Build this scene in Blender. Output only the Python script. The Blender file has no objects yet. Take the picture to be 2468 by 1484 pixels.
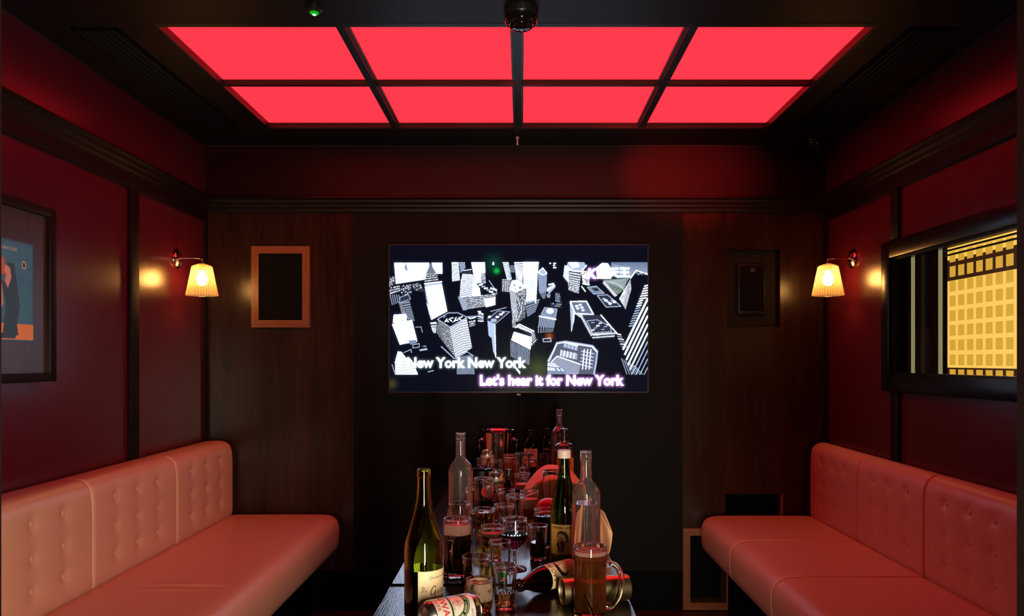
import bpy, bmesh, math, random
import numpy as np
from mathutils import Vector, Matrix
PI = math.pi
random.seed(7)
S = bpy.context.scene
C = S.collection

# ---------------------------------------------------------------- camera, world, lights, exposure
cd = bpy.data.cameras.new('camera')
cam = bpy.data.objects.new('camera', cd); C.objects.link(cam)
cam.location = (0, 0, 1.208); cam.rotation_euler = (PI/2, 0, 0)
cd.sensor_width = 36; cd.sensor_fit = 'HORIZONTAL'; cd.lens = 1920*36/2468
cd.shift_x = -22/2468; cd.shift_y = 124/2468; cd.clip_start = 0.02
S.camera = cam
W = bpy.data.worlds.new('world'); S.world = W; W.use_nodes = True
W.node_tree.nodes['Background'].inputs[0].default_value = (0, 0, 0, 1)
W.node_tree.nodes['Background'].inputs[1].default_value = 0
S.view_settings.view_transform = 'Standard'; S.view_settings.look = 'None'
S.view_settings.exposure = 0; S.view_settings.gamma = 1; S.view_settings.use_curve_mapping = False
cy = S.cycles
cy.max_bounces = 24; cy.transmission_bounces = 24; cy.glossy_bounces = 6; cy.diffuse_bounces = 3
cy.transparent_max_bounces = 16
cy.caustics_reflective = False; cy.caustics_refractive = True; cy.blur_glossy = 0.6
cy.sample_clamp_indirect = 3.0; cy.sample_clamp_direct = 0
cy.use_denoising = True; cy.use_adaptive_sampling = True; cy.adaptive_threshold = 0.02

# assumed warm tall area light, unseen in the hall behind the camera, without fixture
hl = bpy.data.lights.new('assumed_hall_light', 'AREA'); hl.shape = 'RECTANGLE'; hl.size = 0.16; hl.size_y = 0.90
hl.energy = 55; hl.color = (1, .84, .62)
ho = bpy.data.objects.new('assumed_hall_light', hl); C.objects.link(ho)
ho.location = (0.235, -0.14, 0.78); ho.rotation_euler = (PI/2, 0, math.radians(12))
# assumed red beam, added at the small party light for the red wall patch
sp = bpy.data.lights.new('assumed_red_beam', 'SPOT'); sp.energy = 620; sp.color = (1, .03, .03)
sp.spot_size = math.radians(17); sp.spot_blend = 1.0; sp.shadow_soft_size = 0.01
so = bpy.data.objects.new('assumed_red_beam', sp); C.objects.link(so)
so.location = (-0.60, 2.37, 2.185)
so.rotation_euler = (Vector((0.78, 3.84, 2.10)) - so.location).to_track_quat('-Z', 'Y').to_euler()

PANEL_EMIT = (2.9, 0.045, 0.075)
TV_GAIN = 1.15
ZT = 0.678           # table top
XL, XR, YB, ZC = -1.522, 1.468, 3.84, 2.24

# ---------------------------------------------------------------- materials
def new_mat(name):
    m = bpy.data.materials.new(name); m.use_nodes = True
    nt = m.node_tree; p = nt.nodes['Principled BSDF']
    return m, nt, p
def mat(name, col, rough=.5, metal=0, spec=.5, coat=0, coat_rough=.1, bump=0, bscale=200, trans=0, ior=1.5, sheen=0):
    m, nt, p = new_mat(name)
    p.inputs['Base Color'].default_value = (*col, 1)
    p.inputs['Roughness'].default_value = rough
    p.inputs['Metallic'].default_value = metal
    p.inputs['Specular IOR Level'].default_value = spec
    p.inputs['Coat Weight'].default_value = coat
    p.inputs['Coat Roughness'].default_value = coat_rough
    p.inputs['Transmission Weight'].default_value = trans
    p.inputs['IOR'].default_value = ior
    if bump:
        tc = nt.nodes.new('ShaderNodeTexCoord'); n = nt.nodes.new('ShaderNodeTexNoise'); b = nt.nodes.new('ShaderNodeBump')
        n.inputs['Scale'].default_value = bscale; n.inputs['Detail'].default_value = 3
        b.inputs['Strength'].default_value = bump; b.inputs['Distance'].default_value = .002
        nt.links.new(tc.outputs['Object'], n.inputs['Vector']); nt.links.new(n.outputs['Fac'], b.inputs['Height'])
        nt.links.new(b.outputs['Normal'], p.inputs['Normal'])
    return m
def wood(name, c1, c2, along='Z', scale=14, rough=.4, bump=.15, spec=.5, stretch=14, bdist=.002):
    m, nt, p = new_mat(name)
    N, L = nt.nodes.new, nt.links.new
    tc = N('ShaderNodeTexCoord'); mp = N('ShaderNodeMapping')
    sc = [1, 1, 1]; sc['XYZ'.index(along)] = 1/stretch
    mp.inputs['Scale'].default_value = sc
    L(tc.outputs['Object'], mp.inputs['Vector'])
    a = N('ShaderNodeTexNoise'); a.inputs['Scale'].default_value = scale; a.inputs['Detail'].default_value = 5
    a.inputs['Distortion'].default_value = .8
    f = N('ShaderNodeTexNoise'); f.inputs['Scale'].default_value = scale*14; f.inputs['Detail'].default_value = 4
    L(mp.outputs[0], a.inputs['Vector']); L(mp.outputs[0], f.inputs['Vector'])
    mx = N('ShaderNodeMath'); mx.operation = 'MULTIPLY_ADD'; mx.inputs[1].default_value = .45
    ms = N('ShaderNodeMath'); ms.operation = 'MULTIPLY'; ms.inputs[1].default_value = .6
    L(a.outputs['Fac'], ms.inputs[0]); L(f.outputs['Fac'], mx.inputs[0]); L(ms.outputs[0], mx.inputs[2])
    r = N('ShaderNodeValToRGB'); r.color_ramp.elements[0].position = .38; r.color_ramp.elements[1].position = .66
    r.color_ramp.elements[0].color = (*c1, 1); r.color_ramp.elements[1].color = (*c2, 1)
    L(mx.outputs[0], r.inputs[0]); L(r.outputs[0], p.inputs['Base Color'])
    b = N('ShaderNodeBump'); b.inputs['Strength'].default_value = bump; b.inputs['Distance'].default_value = bdist
    L(mx.outputs[0], b.inputs['Height']); L(b.outputs['Normal'], p.inputs['Normal'])
    p.inputs['Roughness'].default_value = rough; p.inputs['Specular IOR Level'].default_value = spec
    return m
def emit(name, col, strength=1):
    m = bpy.data.materials.new(name); m.use_nodes = True; nt = m.node_tree; nt.nodes.clear()
    o = nt.nodes.new('ShaderNodeOutputMaterial'); e = nt.nodes.new('ShaderNodeEmission')
    e.inputs[0].default_value = (*col, 1); e.inputs[1].default_value = strength
    nt.links.new(e.outputs[0], o.inputs[0]); return m
def glass(name, col=(1, 1, 1), ior=1.5, rough=0):
    return mat(name, col, rough, trans=1, ior=ior)
def printed(name, rough=.5, metal=0, emission=None, coat=0):
    m, nt, p = new_mat(name)
    a = nt.nodes.new('ShaderNodeAttribute'); a.attribute_name = 'ink'
    if emission is None:
        nt.links.new(a.outputs['Color'], p.inputs['Base Color'])
    else:
        p.inputs['Base Color'].default_value = (.0008, .0008, .001, 1)
        nt.links.new(a.outputs['Color'], p.inputs['Emission Color']); p.inputs['Emission Strength'].default_value = emission
    p.inputs['Roughness'].default_value = rough; p.inputs['Metallic'].default_value = metal
    if emission is not None: p.inputs['Specular IOR Level'].default_value = .02
    return m

M = {}
M['redwall'] = mat('red_wall_paint', (.074, .0044, .0115),   .27, bump=.07, bscale=380, spec=.42)
M['ceiling'] = wood('ceiling_veneer', (.006, .004, .004), (.011, .006, .005), 'X', 9, .5, .05, .12)
M['shaded_frieze'] = mat('shaded_red_wall_paint', (.015, .0010, .0019), .42, bump=.08, bscale=320, spec=.2)  # darker copy of the red wall; weak panel light put into the colour
M['black'] = mat('black_satin', (.009, .009, .009), .45, spec=.2)
M['blackpanel'] = mat('black_wall_panel', (.0052, .0054, .0052), .6, bump=.05, bscale=120, spec=.08)
M['dark'] = mat('dark_void', (.0025, .0025, .003), .7, spec=.05)
M['fabric'] = mat('speaker_fabric', (.004, .004, .004), .95, bump=.3, bscale=900, spec=.1)
M['panelwood'] = wood('wall_veneer', (.012, .0046, .0026), (.030, .0110, .0054), 'Z', 7, .25, .06, .26)
M['trimwood'] = wood('dark_trim_wood', (.005, .0025, .002), (.011, .0052, .0038), 'Y', 14, .6, .1, .10)
M['trimwoodx'] = wood('dark_trim_wood_x', (.005, .003, .0026), (.011, .006, .0045), 'X', 14, .4, .1, .2)
M['framewood'] = wood('frame_wood', (.15, .045, .014), (.26, .085, .028), 'Z', 16, .36, .1)
M['framewoodx'] = wood('frame_wood_x', (.15, .045, .014), (.26, .085, .028), 'X', 16, .36, .1)
M['floor'] = wood('floor_wood', (.020, .0055, .004), (.042, .011, .0065), 'X', 10, .4, .1, .2)
M['leather'] = mat('salmon_leather', (.59, .325, .225), .40, bump=.12, bscale=420, spec=.45)
M['table'] = wood('table_stained_wood', (.0065, .0035, .0028), (.022, .0105, .0075), 'Y', 30, .15, .30, .9, 20, .003)
M['chrome'] = mat('polished_chrome', (.75, .70, .66), .08, 1)
M['steel'] = mat('brushed_steel', (.74, .64, .55), .13, 1)
M['tin'] = mat('brass_toned_tin', (.66, .54, .30), .33, 1)
M['alu'] = mat('can_aluminium', (.72, .70, .68), .25, 1)
M['glass'] = glass('clear_glass', (1, 1, 1))
M['mistglass'] = mat('misted_clear_glass', (1, .93, .93), 0, trans=.968, ior=1.5)
M['greenglass'] = glass('olive_green_glass', (.62, .64, .10))
M['sakeglass'] = glass('deep_green_glass', (.30, .55, .10))
M['brownglass'] = glass('brown_glass', (.16, .035, .012))
M['whisky'] = glass('whisky', (.42, .07, .02), 1.36)
M['water'] = glass('water', (.99, .99, 1), 1.33)
M['redwine'] = glass('red_wine', (.07, .002, .006), 1.34)
M['stout'] = mat('stout', (.012, .003, .0015), .02, trans=.35, ior=1.34)
M['darkcola'] = mat('dark_drink', (.010, .004, .002), .02, trans=.3, ior=1.34)
M['amber'] = glass('amber_beer', (.93, .52, .07), 1.34)
M['brownale'] = mat('cloudy_brown_ale', (.30, .085, .020), .03, trans=.72, ior=1.34)
M['redale'] = glass('red_brown_ale', (.62, .20, .05), 1.34)
M['orangedrink'] = mat('orange_beer', (.80, .30, .05), .05, trans=.35, ior=1.34)
M['rum'] = glass('rum', (.90, .36, .10), 1.34)
M['green'] = mat('green_liqueur', (.02, .80, .05), .02, trans=.45, ior=1.35)
M['ice'] = glass('ice', (.97, .97, 1), 1.31, .12)
M['napkin'] = mat('peach_napkin', (.86, .47, .27), .85, bump=.25, bscale=260, spec=.2)
M['redplastic'] = mat('red_plastic', (.80, .012, .014), .35)
M['blackplastic'] = mat('black_plastic', (.010, .010, .010), .3)
M['blackgloss'] = mat('glossy_black_plastic', (.006, .006, .006), .06)
M['bezelblack'] = mat('matt_bezel', (.004, .004, .004), .6, spec=.1)
M['orange'] = mat('orange_coaster', (.90, .36, .03), .6)
M['whitecap'] = mat('white_cap', (.66, .52, .45), .45)
M['copper'] = mat('copper_band', (.6, .22, .08), .3, 1)
M['panel'] = emit('red_light_panel', PANEL_EMIT, 1)
M['frame_paint'] = mat('dark_grille_paint', (.05, .035, .038), .5)
M['bulb'] = emit('warm_bulb', (1, .58, .20), 110)
M['led'] = emit('green_led', (.25, 1, .30), 30)
M['haloring'] = emit('green_halo_ring', (.004, .62, .012), .7)  # optical halo of the green light, put in as emission
M['wire'] = mat('socket', (.25, .18, .12), .3, 1)
M['windowframe'] = mat('black_window_frame', (.005, .005, .007), .30, spec=.2)
M['glowedge'] = emit('glowing_pane_edge', (.36, .31, .14), .85)  # pane edges made to glow, standing in for light they catch
M['boardwood'] = wood('picture_back_wood', (.030, .013, .011), (.075, .036, .028), 'Z', 16, .34, .25)
M['label'] = printed('printed_label', .55)
M['canprint'] = printed('can_print', .28, .25)
M['screen'] = printed('lit_screen', .34, emission=TV_GAIN)
M['poster'] = printed('poster_print', .5)
M['glassprint'] = mat('black_print', (.008, .008, .006), .4)
M['goldprint'] = mat('gold_print', (.55, .42, .18), .4)
def foam_mat():
    m, nt, p = new_mat('beer_foam'); N, L = nt.nodes.new, nt.links.new
    tc = N('ShaderNodeTexCoord'); v = N('ShaderNodeTexVoronoi'); v.inputs['Scale'].default_value = 190
    n = N('ShaderNodeTexNoise'); n.inputs['Scale'].default_value = 45
    L(tc.outputs['Object'], v.inputs['Vector']); L(tc.outputs['Object'], n.inputs['Vector'])
    mu = N('ShaderNodeMath'); mu.operation = 'MULTIPLY'; L(v.outputs['Distance'], mu.inputs[0]); L(n.outputs['Fac'], mu.inputs[1])
    r = N('ShaderNodeValToRGB'); e = r.color_ramp.elements
    e[0].position = .03; e[0].color = (.16, .06, .045, 1); e[1].position = .10; e[1].color = (.76, .37, .30, 1)
    L(mu.outputs[0], r.inputs[0]); L(r.outputs[0], p.inputs['Base Color'])
    b = N('ShaderNodeBump'); b.inputs['Strength'].default_value = .4; b.inputs['Distance'].default_value = .001
    L(mu.outputs[0], b.inputs['Height']); L(b.outputs['Normal'], p.inputs['Normal'])
    p.inputs['Roughness'].default_value = .8
    return m
M['foam'] = foam_mat()
def shade_mat():
    m = bpy.data.materials.new('ribbed_shade_glass'); m.use_nodes = True; nt = m.node_tree; nt.nodes.clear()
    N, L = nt.nodes.new, nt.links.new
    o = N('ShaderNodeOutputMaterial'); t = N('ShaderNodeBsdfTransparent'); tr = N('ShaderNodeBsdfTranslucent'); g = N('ShaderNodeBsdfGlossy')
    d = N('ShaderNodeBsdfDiffuse')
    t.inputs[0].default_value = (1, .92, .80, 1); tr.inputs[0].default_value = (.86, .52, .24, 1); g.inputs['Roughness'].default_value = .12
    d.inputs[0].default_value = (.9, .72, .55, 1)
    # the thick crest of every rib scatters the light, the groove lets it through
    tc = N('ShaderNodeTexCoord'); sx = N('ShaderNodeSeparateXYZ'); L(tc.outputs['Object'], sx.inputs[0])
    at = N('ShaderNodeMath'); at.operation = 'ARCTAN2'; L(sx.outputs['Y'], at.inputs[0]); L(sx.outputs['X'], at.inputs[1])
    mu = N('ShaderNodeMath'); mu.operation = 'MULTIPLY'; mu.inputs[1].default_value = 36; L(at.outputs[0], mu.inputs[0])
    sn = N('ShaderNodeMath'); sn.operation = 'SINE'; L(mu.outputs[0], sn.inputs[0])
    mr = N('ShaderNodeMapRange'); mr.inputs['From Min'].default_value = -.3; mr.inputs['From Max'].default_value = .8
    mr.inputs['To Min'].default_value = .07; mr.inputs['To Max'].default_value = .30; L(sn.outputs[0], mr.inputs['Value'])
    a = N('ShaderNodeMixShader'); L(mr.outputs[0], a.inputs[0]); b = N('ShaderNodeMixShader'); b.inputs[0].default_value = .10
    c = N('ShaderNodeMixShader'); c.inputs[0].default_value = .06
    L(t.outputs[0], a.inputs[1]); L(tr.outputs[0], a.inputs[2]); L(a.outputs[0], b.inputs[1]); L(g.outputs[0], b.inputs[2])
    L(b.outputs[0], c.inputs[1]); L(d.outputs[0], c.inputs[2]); L(c.outputs[0], o.inputs[0])
    return m
M['shade'] = shade_mat()
def lattice_mat():
    # backlit printed screen: amber squares on bright yellow lines, with bands of dark lines at the top and the bottom
    m, nt, p = new_mat('backlit_lattice_screen'); N, L = nt.nodes.new, nt.links.new
    tc = N('ShaderNodeTexCoord'); sx = N('ShaderNodeSeparateXYZ'); L(tc.outputs['Object'], sx.inputs[0])
    def math_(op, a, b=None):
        n = N('ShaderNodeMath'); n.operation = op
        for i, q in ((0, a), (1, b)):
            if q is None: continue
            if isinstance(q, (int, float)): n.inputs[i].default_value = q
            else: L(q, n.inputs[i])
        return n.outputs[0]
    def cell(v, pitch, off, fill):
        f = math_('FRACT', math_('DIVIDE', math_('ADD', v, off), pitch))
        return math_('LESS_THAN', f, fill)
    sq = math_('MULTIPLY', cell(sx.outputs['Y'], .0575, .003, .70), cell(sx.outputs['Z'], .0545, .012, .72))
    hi = math_('MULTIPLY', math_('GREATER_THAN', sx.outputs['Z'], 1.500), math_('LESS_THAN', sx.outputs['Z'], 1.578)); lo = math_('LESS_THAN', sx.outputs['Z'], 1.178)
    band = math_('MAXIMUM', hi, lo)
    m1 = N('ShaderNodeMix'); m1.data_type = 'RGBA'; m1.inputs[6].default_value = (.98, .60, .11, 1); m1.inputs[7].default_value = (.035, .012, .004, 1)
    L(band, m1.inputs[0])
    m2 = N('ShaderNodeMix'); m2.data_type = 'RGBA'; m2.inputs[7].default_value = (.68, .37, .04, 1)
    L(sq, m2.inputs[0]); L(m1.outputs[2], m2.inputs[6])
    L(m2.outputs[2], p.inputs['Emission Color']); p.inputs['Emission Strength'].default_value = 1.18
    p.inputs['Base Color'].default_value = (.02, .015, .01, 1); p.inputs['Roughness'].default_value = .6
    return m
M['lattice'] = lattice_mat()

# ---------------------------------------------------------------- mesh helpers
def finish(bm, name, m, parent=None, loc=(0, 0, 0), rot=(0, 0, 0), smooth=True, angle=40, label=None):
    bmesh.ops.recalc_face_normals(bm, faces=bm.faces)
    if smooth:
        for f in bm.faces: f.smooth = True
        th = math.radians(angle)
        for e in bm.edges:
            if len(e.link_faces) == 2 and e.calc_face_angle(0) > th: e.smooth = False
    me = bpy.data.meshes.new(name); bm.to_mesh(me); bm.free()
    me.materials.append(m if not isinstance(m, str) else M[m])
    o = bpy.data.objects.new(name, me); C.objects.link(o)
    o.location = loc; o.rotation_euler = rot
    if parent: o.parent = parent
    if label: o['label'] = label
    return o
def box(bm, x0, x1, y0, y1, z0, z1, bev=0):
    vs = [bm.verts.new((x, y, z)) for x in (x0, x1) for y in (y0, y1) for z in (z0, z1)]
    fs = [(0, 1, 3, 2), (4, 6, 7, 5), (0, 4, 5, 1), (2, 3, 7, 6), (0, 2, 6, 4), (1, 5, 7, 3)]
    faces = [bm.faces.new([vs[i] for i in f]) for f in fs]
    if bev:
        es = list({e for f in faces for e in f.edges})
        bmesh.ops.bevel(bm, geom=es, offset=bev, segments=2, affect='EDGES', profile=.5)
def boxes(name, lst, m, parent=None, bev=0, **k):
    bm = bmesh.new()
    for b in lst: box(bm, *b, bev=bev)
    return finish(bm, name, m, parent, **k)
def lathe_bm(prof, segs=48, bm=None, rib=None, zoff=0):
    bm = bm or bmesh.new()
    rings = []
    for r, z in prof:
        if r < 1e-6: rings.append([bm.verts.new((0, 0, z+zoff))])
        else:
            ring = []
            for i in range(segs):
                a = 2*PI*i/segs
                rr = r*(1 + (rib[1]*math.cos(rib[0]*a) if rib else 0))
                ring.append(bm.verts.new((rr*math.cos(a), rr*math.sin(a), z+zoff)))
            rings.append(ring)
    for a, b in zip(rings, rings[1:]):
        if len(a) == 1 and len(b) == 1: continue
        for i in range(segs):
            j = (i+1) % segs
            if len(a) == 1: bm.faces.new((a[0], b[i], b[j]))
            elif len(b) == 1: bm.faces.new((a[i], a[j], b[0]))
            else: bm.faces.new((a[i], a[j], b[j], b[i]))
    return bm
def lathe(name, prof, m, parent=None, segs=48, loc=(0, 0, 0), rot=(0, 0, 0), rib=None, angle=40, label=None):
    return finish(lathe_bm(prof, segs, rib=rib), name, m, parent, loc, rot, angle=angle, label=label)
def tube_bm(pts, rad, segs=10, bm=None, flat=1.0, up=Vector((0, 1, 0)), caps=True):
    bm = bm or bmesh.new(); pts = [Vector(p) for p in pts]; rings = []
    if not isinstance(rad, (list, tuple)): rad = [rad]*len(pts)
    for i, p in enumerate(pts):
        t = (pts[min(i+1, len(pts)-1)] - pts[max(i-1, 0)]).normalized()
        s = t.cross(up)
        if s.length < 1e-4: s = t.cross(Vector((1, 0, 0)))
        s.normalize(); u = s.cross(t).normalized()
        rings.append([bm.verts.new(p + rad[i]*(math.cos(2*PI*k/segs)*s + flat*math.sin(2*PI*k/segs)*u)) for k in range(segs)])
    for a, b in zip(rings, rings[1:]):
        for k in range(segs): bm.faces.new((a[k], a[(k+1) % segs], b[(k+1) % segs], b[k]))
    if caps: bm.faces.new(rings[0]); bm.faces.new(rings[-1])
    return bm
def curve(pts, n=8):
    # Catmull-Rom through the points
    P = [Vector(p) for p in pts]; P = [2*P[0]-P[1]] + P + [2*P[-1]-P[-2]]; out = []
    for i in range(1, len(P)-2):
        for k in range(n):
            t = k/n; a, b, c, d = P[i-1], P[i], P[i+1], P[i+2]
            out.append(.5*((2*b) + (c-a)*t + (2*a-5*b+4*c-d)*t*t + (3*b-a-3*c+d)*t**3))
    out.append(P[-2]); return out
def thing(name, label, cat, loc=(0, 0, 0), rot=(0, 0, 0), group=None):
    o = bpy.data.objects.new(name, None); C.objects.link(o); o.empty_display_size = .02
    o.location = loc; o.rotation_euler = rot; tag(o, label, cat, group); return o
def tag(o, label, cat, group=None):
    o['label'] = label; o['category'] = cat
    if group: o['group'] = group
    return o
def struct(o): o['kind'] = 'structure'; return o
def shell(outer, wall, base, k=1.0):
    # closed glass wall: outer profile from the base centre to the rim, then the inner one back down
    inner = [(max(r-wall, .001), z) for r, z in outer if z > base + .002 and r > wall]
    top = outer[-1]
    cxr = top[0]-wall*.5; bead = wall*.60                       # fire-polished, slightly beaded rim
    prof = [(0, outer[0][1])] + outer[:-1] + [(top[0], top[1]-bead)] + [(cxr+bead*math.cos(a), top[1]-bead*.2+bead*math.sin(a)) for a in np.linspace(-.35, PI+.35, 11)]
    rev = [(r, z) for r, z in inner[::-1] if z < top[1]-bead*1.2]; rev = [(top[0]-wall, top[1]-bead)] + rev
    prof += rev + [(max(rev[-1][0]-.002, .002), base+.0006), (0, base)]
    return prof

# ---------------------------------------------------------------- drawing of printed matter (ink stored on mesh points)
class Canvas:
    def __init__(s, w, h, bg, ux=None, uy=None, ss=2, ox=0, oy=0):
        s.w, s.h, s.ss = w, h, ss; s.ox, s.oy = ox, oy
        s.kx = w*ss/(ux or w); s.ky = h*ss/(uy or h)
        s.a = np.zeros((h*ss, w*ss, 3), np.float32); s.a[:] = bg
    def px(s, pts):
        p = np.asarray(pts, float).reshape(-1, 2)
        return np.stack([(p[:, 0]-s.ox)*s.kx, (p[:, 1]-s.oy)*s.ky], 1)
    def win(s, p, pad=1):
        H, Wd = s.a.shape[:2]
        x0 = int(max(0, np.floor(p[:, 0].min()-pad))); x1 = int(min(Wd, np.ceil(p[:, 0].max()+pad)))
        y0 = int(max(0, np.floor(p[:, 1].min()-pad))); y1 = int(min(H, np.ceil(p[:, 1].max()+pad)))
        if x1 <= x0 or y1 <= y0: return None
        X, Y = np.meshgrid(np.arange(x0, x1)+.5, np.arange(y0, y1)+.5)
        return (slice(y0, y1), slice(x0, x1)), X, Y
    @staticmethod
    def inside(p, X, Y):
        r = np.zeros(X.shape, bool); n = len(p)
        for i in range(n):
            x1, y1 = p[i]; x2, y2 = p[(i+1) % n]
            if y1 == y2: continue
            c = ((y1 > Y) != (y2 > Y)) & (X < (x2-x1)*(Y-y1)/(y2-y1)+x1)
            r ^= c
        return r
    def put(s, sl, mask, col, al=1):
        v = s.a[sl]
        v[mask] = v[mask]*(1-al) + np.asarray(col, np.float32)*al
    def poly(s, pts, col, al=1):
        p = s.px(pts); w = s.win(p)
        if w: s.put(w[0], s.inside(p, w[1], w[2]), col, al)
    def line(s, pts, wd, col, closed=False, al=1):
        p = s.px(pts); hw = wd*s.kx/2
        if closed: p = np.vstack([p, p[:1]])
        for a, b in zip(p, p[1:]):
            w = s.win(np.stack([a, b]), hw+1)
            if not w: continue
            d = b-a; L2 = max(d@d, 1e-9); t = np.clip(((w[1]-a[0])*d[0]+(w[2]-a[1])*d[1])/L2, 0, 1)
            s.put(w[0], (w[1]-a[0]-t*d[0])**2+(w[2]-a[1]-t*d[1])**2 <= hw*hw, col, al)
    def ell(s, cx, cy, rx, ry, col, al=1):
        t = np.linspace(0, 2*PI, 40, endpoint=False)
        s.poly(np.stack([cx+rx*np.cos(t), cy+ry*np.sin(t)], 1), col, al)
    def tex(s, q, nx, ny, fg, bg, fx=.5, fy=.5, drop=0, frame=None):
        # window pattern in a perspective quad (corners: tl, tr, br, bl)
        p = s.px(q); w = s.win(p)
        if not w: return
        src = [(0, 0), (1, 0), (1, 1), (0, 1)]; A = []; b = []
        for (x, y), (u, v) in zip(p, src):
            A += [[x, y, 1, 0, 0, 0, -u*x, -u*y], [0, 0, 0, x, y, 1, -v*x, -v*y]]; b += [u, v]
        try: h = np.linalg.solve(np.array(A), np.array(b))
        except np.linalg.LinAlgError: return
        X, Y = w[1], w[2]; d = h[6]*X+h[7]*Y+1; d = np.where(np.abs(d) < 1e-9, 1e-9, d)
        U = (h[0]*X+h[1]*Y+h[2])/d; V = (h[3]*X+h[4]*Y+h[5])/d
        m = s.inside(p, X, Y)
        if bg is not None: s.put(w[0], m, bg)
        cu, cv = np.floor(U*nx), np.floor(V*ny)
        k = m & ((U*nx-cu) < fx) & ((V*ny-cv) < fy)
        if drop:
            rnd = np.abs(np.sin(cu*12.9898+cv*78.233)*43758.5453) % 1
            k &= rnd > drop
        s.put(w[0], k, fg)
        if frame is not None: s.line(q, frame[0], frame[1], True)
    def text(s, body, x, y, size, col, bold=0, shear=0, rot=0, align='LEFT', sx=1, al=1, mask=None):
        c = bpy.data.curves.new('lettering', 'FONT'); c.body = body; c.size = 1; c.shear = shear; c.align_x = align
        c.offset = bold; c.resolution_u = 3
        o = bpy.data.objects.new('lettering', c); C.objects.link(o)
        me = bpy.data.meshes.new_from_object(o.evaluated_get(bpy.context.evaluated_depsgraph_get()))
        me.calc_loop_triangles(); v = np.array([q.co[:2] for q in me.vertices]).reshape(-1, 2)
        tr = [tuple(t.vertices) for t in me.loop_triangles]
        bpy.data.objects.remove(o); bpy.data.curves.remove(c); bpy.data.meshes.remove(me)
        if not len(v): return
        v = v*size*np.array([sx, -1.0]); cr, sr = math.cos(rot), math.sin(rot)
        v = np.stack([x+v[:, 0]*cr-v[:, 1]*sr, y+v[:, 0]*sr+v[:, 1]*cr], 1)
        p = s.px(v)
        for t in tr:
            a, b, c3 = p[t[0]], p[t[1]], p[t[2]]; w = s.win(np.stack([a, b, c3]))
            if not w: continue
            def ed(P, Q): return (Q[0]-P[0])*(w[2]-P[1])-(Q[1]-P[1])*(w[1]-P[0])
            e1, e2, e3 = ed(a, b), ed(b, c3), ed(c3, a)
            k = ((e1 >= -.3) & (e2 >= -.3) & (e3 >= -.3)) | ((e1 <= .3) & (e2 <= .3) & (e3 <= .3))
            s.put(w[0], k, col, al)
            if mask is not None: mask[w[0]][k] = 1
    def done(s):
        return s.a.reshape(s.h, s.ss, s.w, s.ss, 3).mean((1, 3))
def blur(a, sig):
    r = int(3*sig)+1; k = np.exp(-.5*(np.arange(-r, r+1)/sig)**2); k /= k.sum()
    for ax in (0, 1):
        pad = [(0, 0)]*a.ndim; pad[ax] = (r, r); b = np.pad(a, pad)
        n = a.shape[ax]; out = np.zeros_like(a)
        for i, q in enumerate(k):
            sl = [slice(None)]*a.ndim; sl[ax] = slice(i, i+n); out += q*b[tuple(sl)]
        a = out
    return a
def ink_mesh(name, img, fn, m, parent=None, label=None, close=False):
    # a sheet whose points carry the printed colour; fn(U, V) gives the place of each point (V runs downwards)
    h, w = img.shape[:2]
    U, V = np.meshgrid((np.arange(w))/(w-1), np.arange(h)/(h-1))
    P = np.stack(fn(U, V), -1).reshape(-1, 3).astype(np.float32)
    i = np.arange(h*w).reshape(h, w)
    q = np.stack([i[1:, :-1], i[1:, 1:], i[:-1, 1:], i[:-1, :-1]], -1).reshape(-1, 4).astype(np.int32)
    me = bpy.data.meshes.new(name); me.vertices.add(len(P)); me.vertices.foreach_set('co', P.ravel())
    me.loops.add(q.size); me.loops.foreach_set('vertex_index', q.ravel())
    me.polygons.add(len(q)); me.polygons.foreach_set('loop_start', np.arange(0, q.size, 4, dtype=np.int32))
    me.polygons.foreach_set('use_smooth', np.ones(len(q), bool))
    me.update(calc_edges=True)
    at = me.attributes.new('ink', 'FLOAT_COLOR', 'POINT')
    rgba = np.ones((h*w, 4), np.float32); rgba[:, :3] = img.reshape(-1, 3); at.data.foreach_set('color', rgba.ravel())
    me.materials.append(M[m]); o = bpy.data.objects.new(name, me); C.objects.link(o)
    if parent: o.parent = parent
    if label: o['label'] = label
    return o
def around(r, z0, z1, width, phi0=0):
    # wraps a label round a bottle: centre faces -Y turned by phi0
    def fn(U, V):
        a = phi0 + (U-.5)*width/r
        return r*np.sin(a), -r*np.cos(a), z1 + (z0-z1)*V
    return fn

# ================================================================ ROOM
def wall_with_holes(x0, x1, z0, z1, holes):
    # rectangles (u0,u1,v0,v1) that fill the wall around its holes; holes sorted along u, not overlapping in u
    out = []; u = x0
    xs = sorted({x0, x1} | {h[0] for h in holes} | {h[1] for h in holes})
    for a, b in zip(xs, xs[1:]):
        hs = sorted([h for h in holes if h[0] <= a and h[1] >= b], key=lambda h: h[2])
        v = z0
        for h in hs:
            if h[2] > v: out.append((a, b, v, h[2]))
            v = h[3]
        if v < z1: out.append((a, b, v, z1))
    return out
struct(boxes('floor', [(-1.75, 1.95, -1.0, 4.0, -.06, 0)], 'floor'))
cz = [(a, b, c, d) for a, b, c, d in wall_with_holes(-1.75, 1.95, -1.0, 4.0, [(-1.140, 1.114, 2.449, 3.575)])]
struct(boxes('ceiling', [(a, b, c, d, ZC, ZC+.10) for a, b, c, d in cz] + [(-1.2, 1.2, 2.4, 3.65, ZC+.10, ZC+.13)], 'ceiling'))
struct(boxes('wall_left', [(XL-.15, XL, .48, 3.95, 0, ZC)], 'redwall'))
WH = (1.90, 3.145, 1.135, 1.62)
struct(boxes('wall_right', [(XR, XR+.05, a, b, c, d) for a, b, c, d in wall_with_holes(.48, 3.95, 0, ZC, [WH])], 'redwall'))
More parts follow.
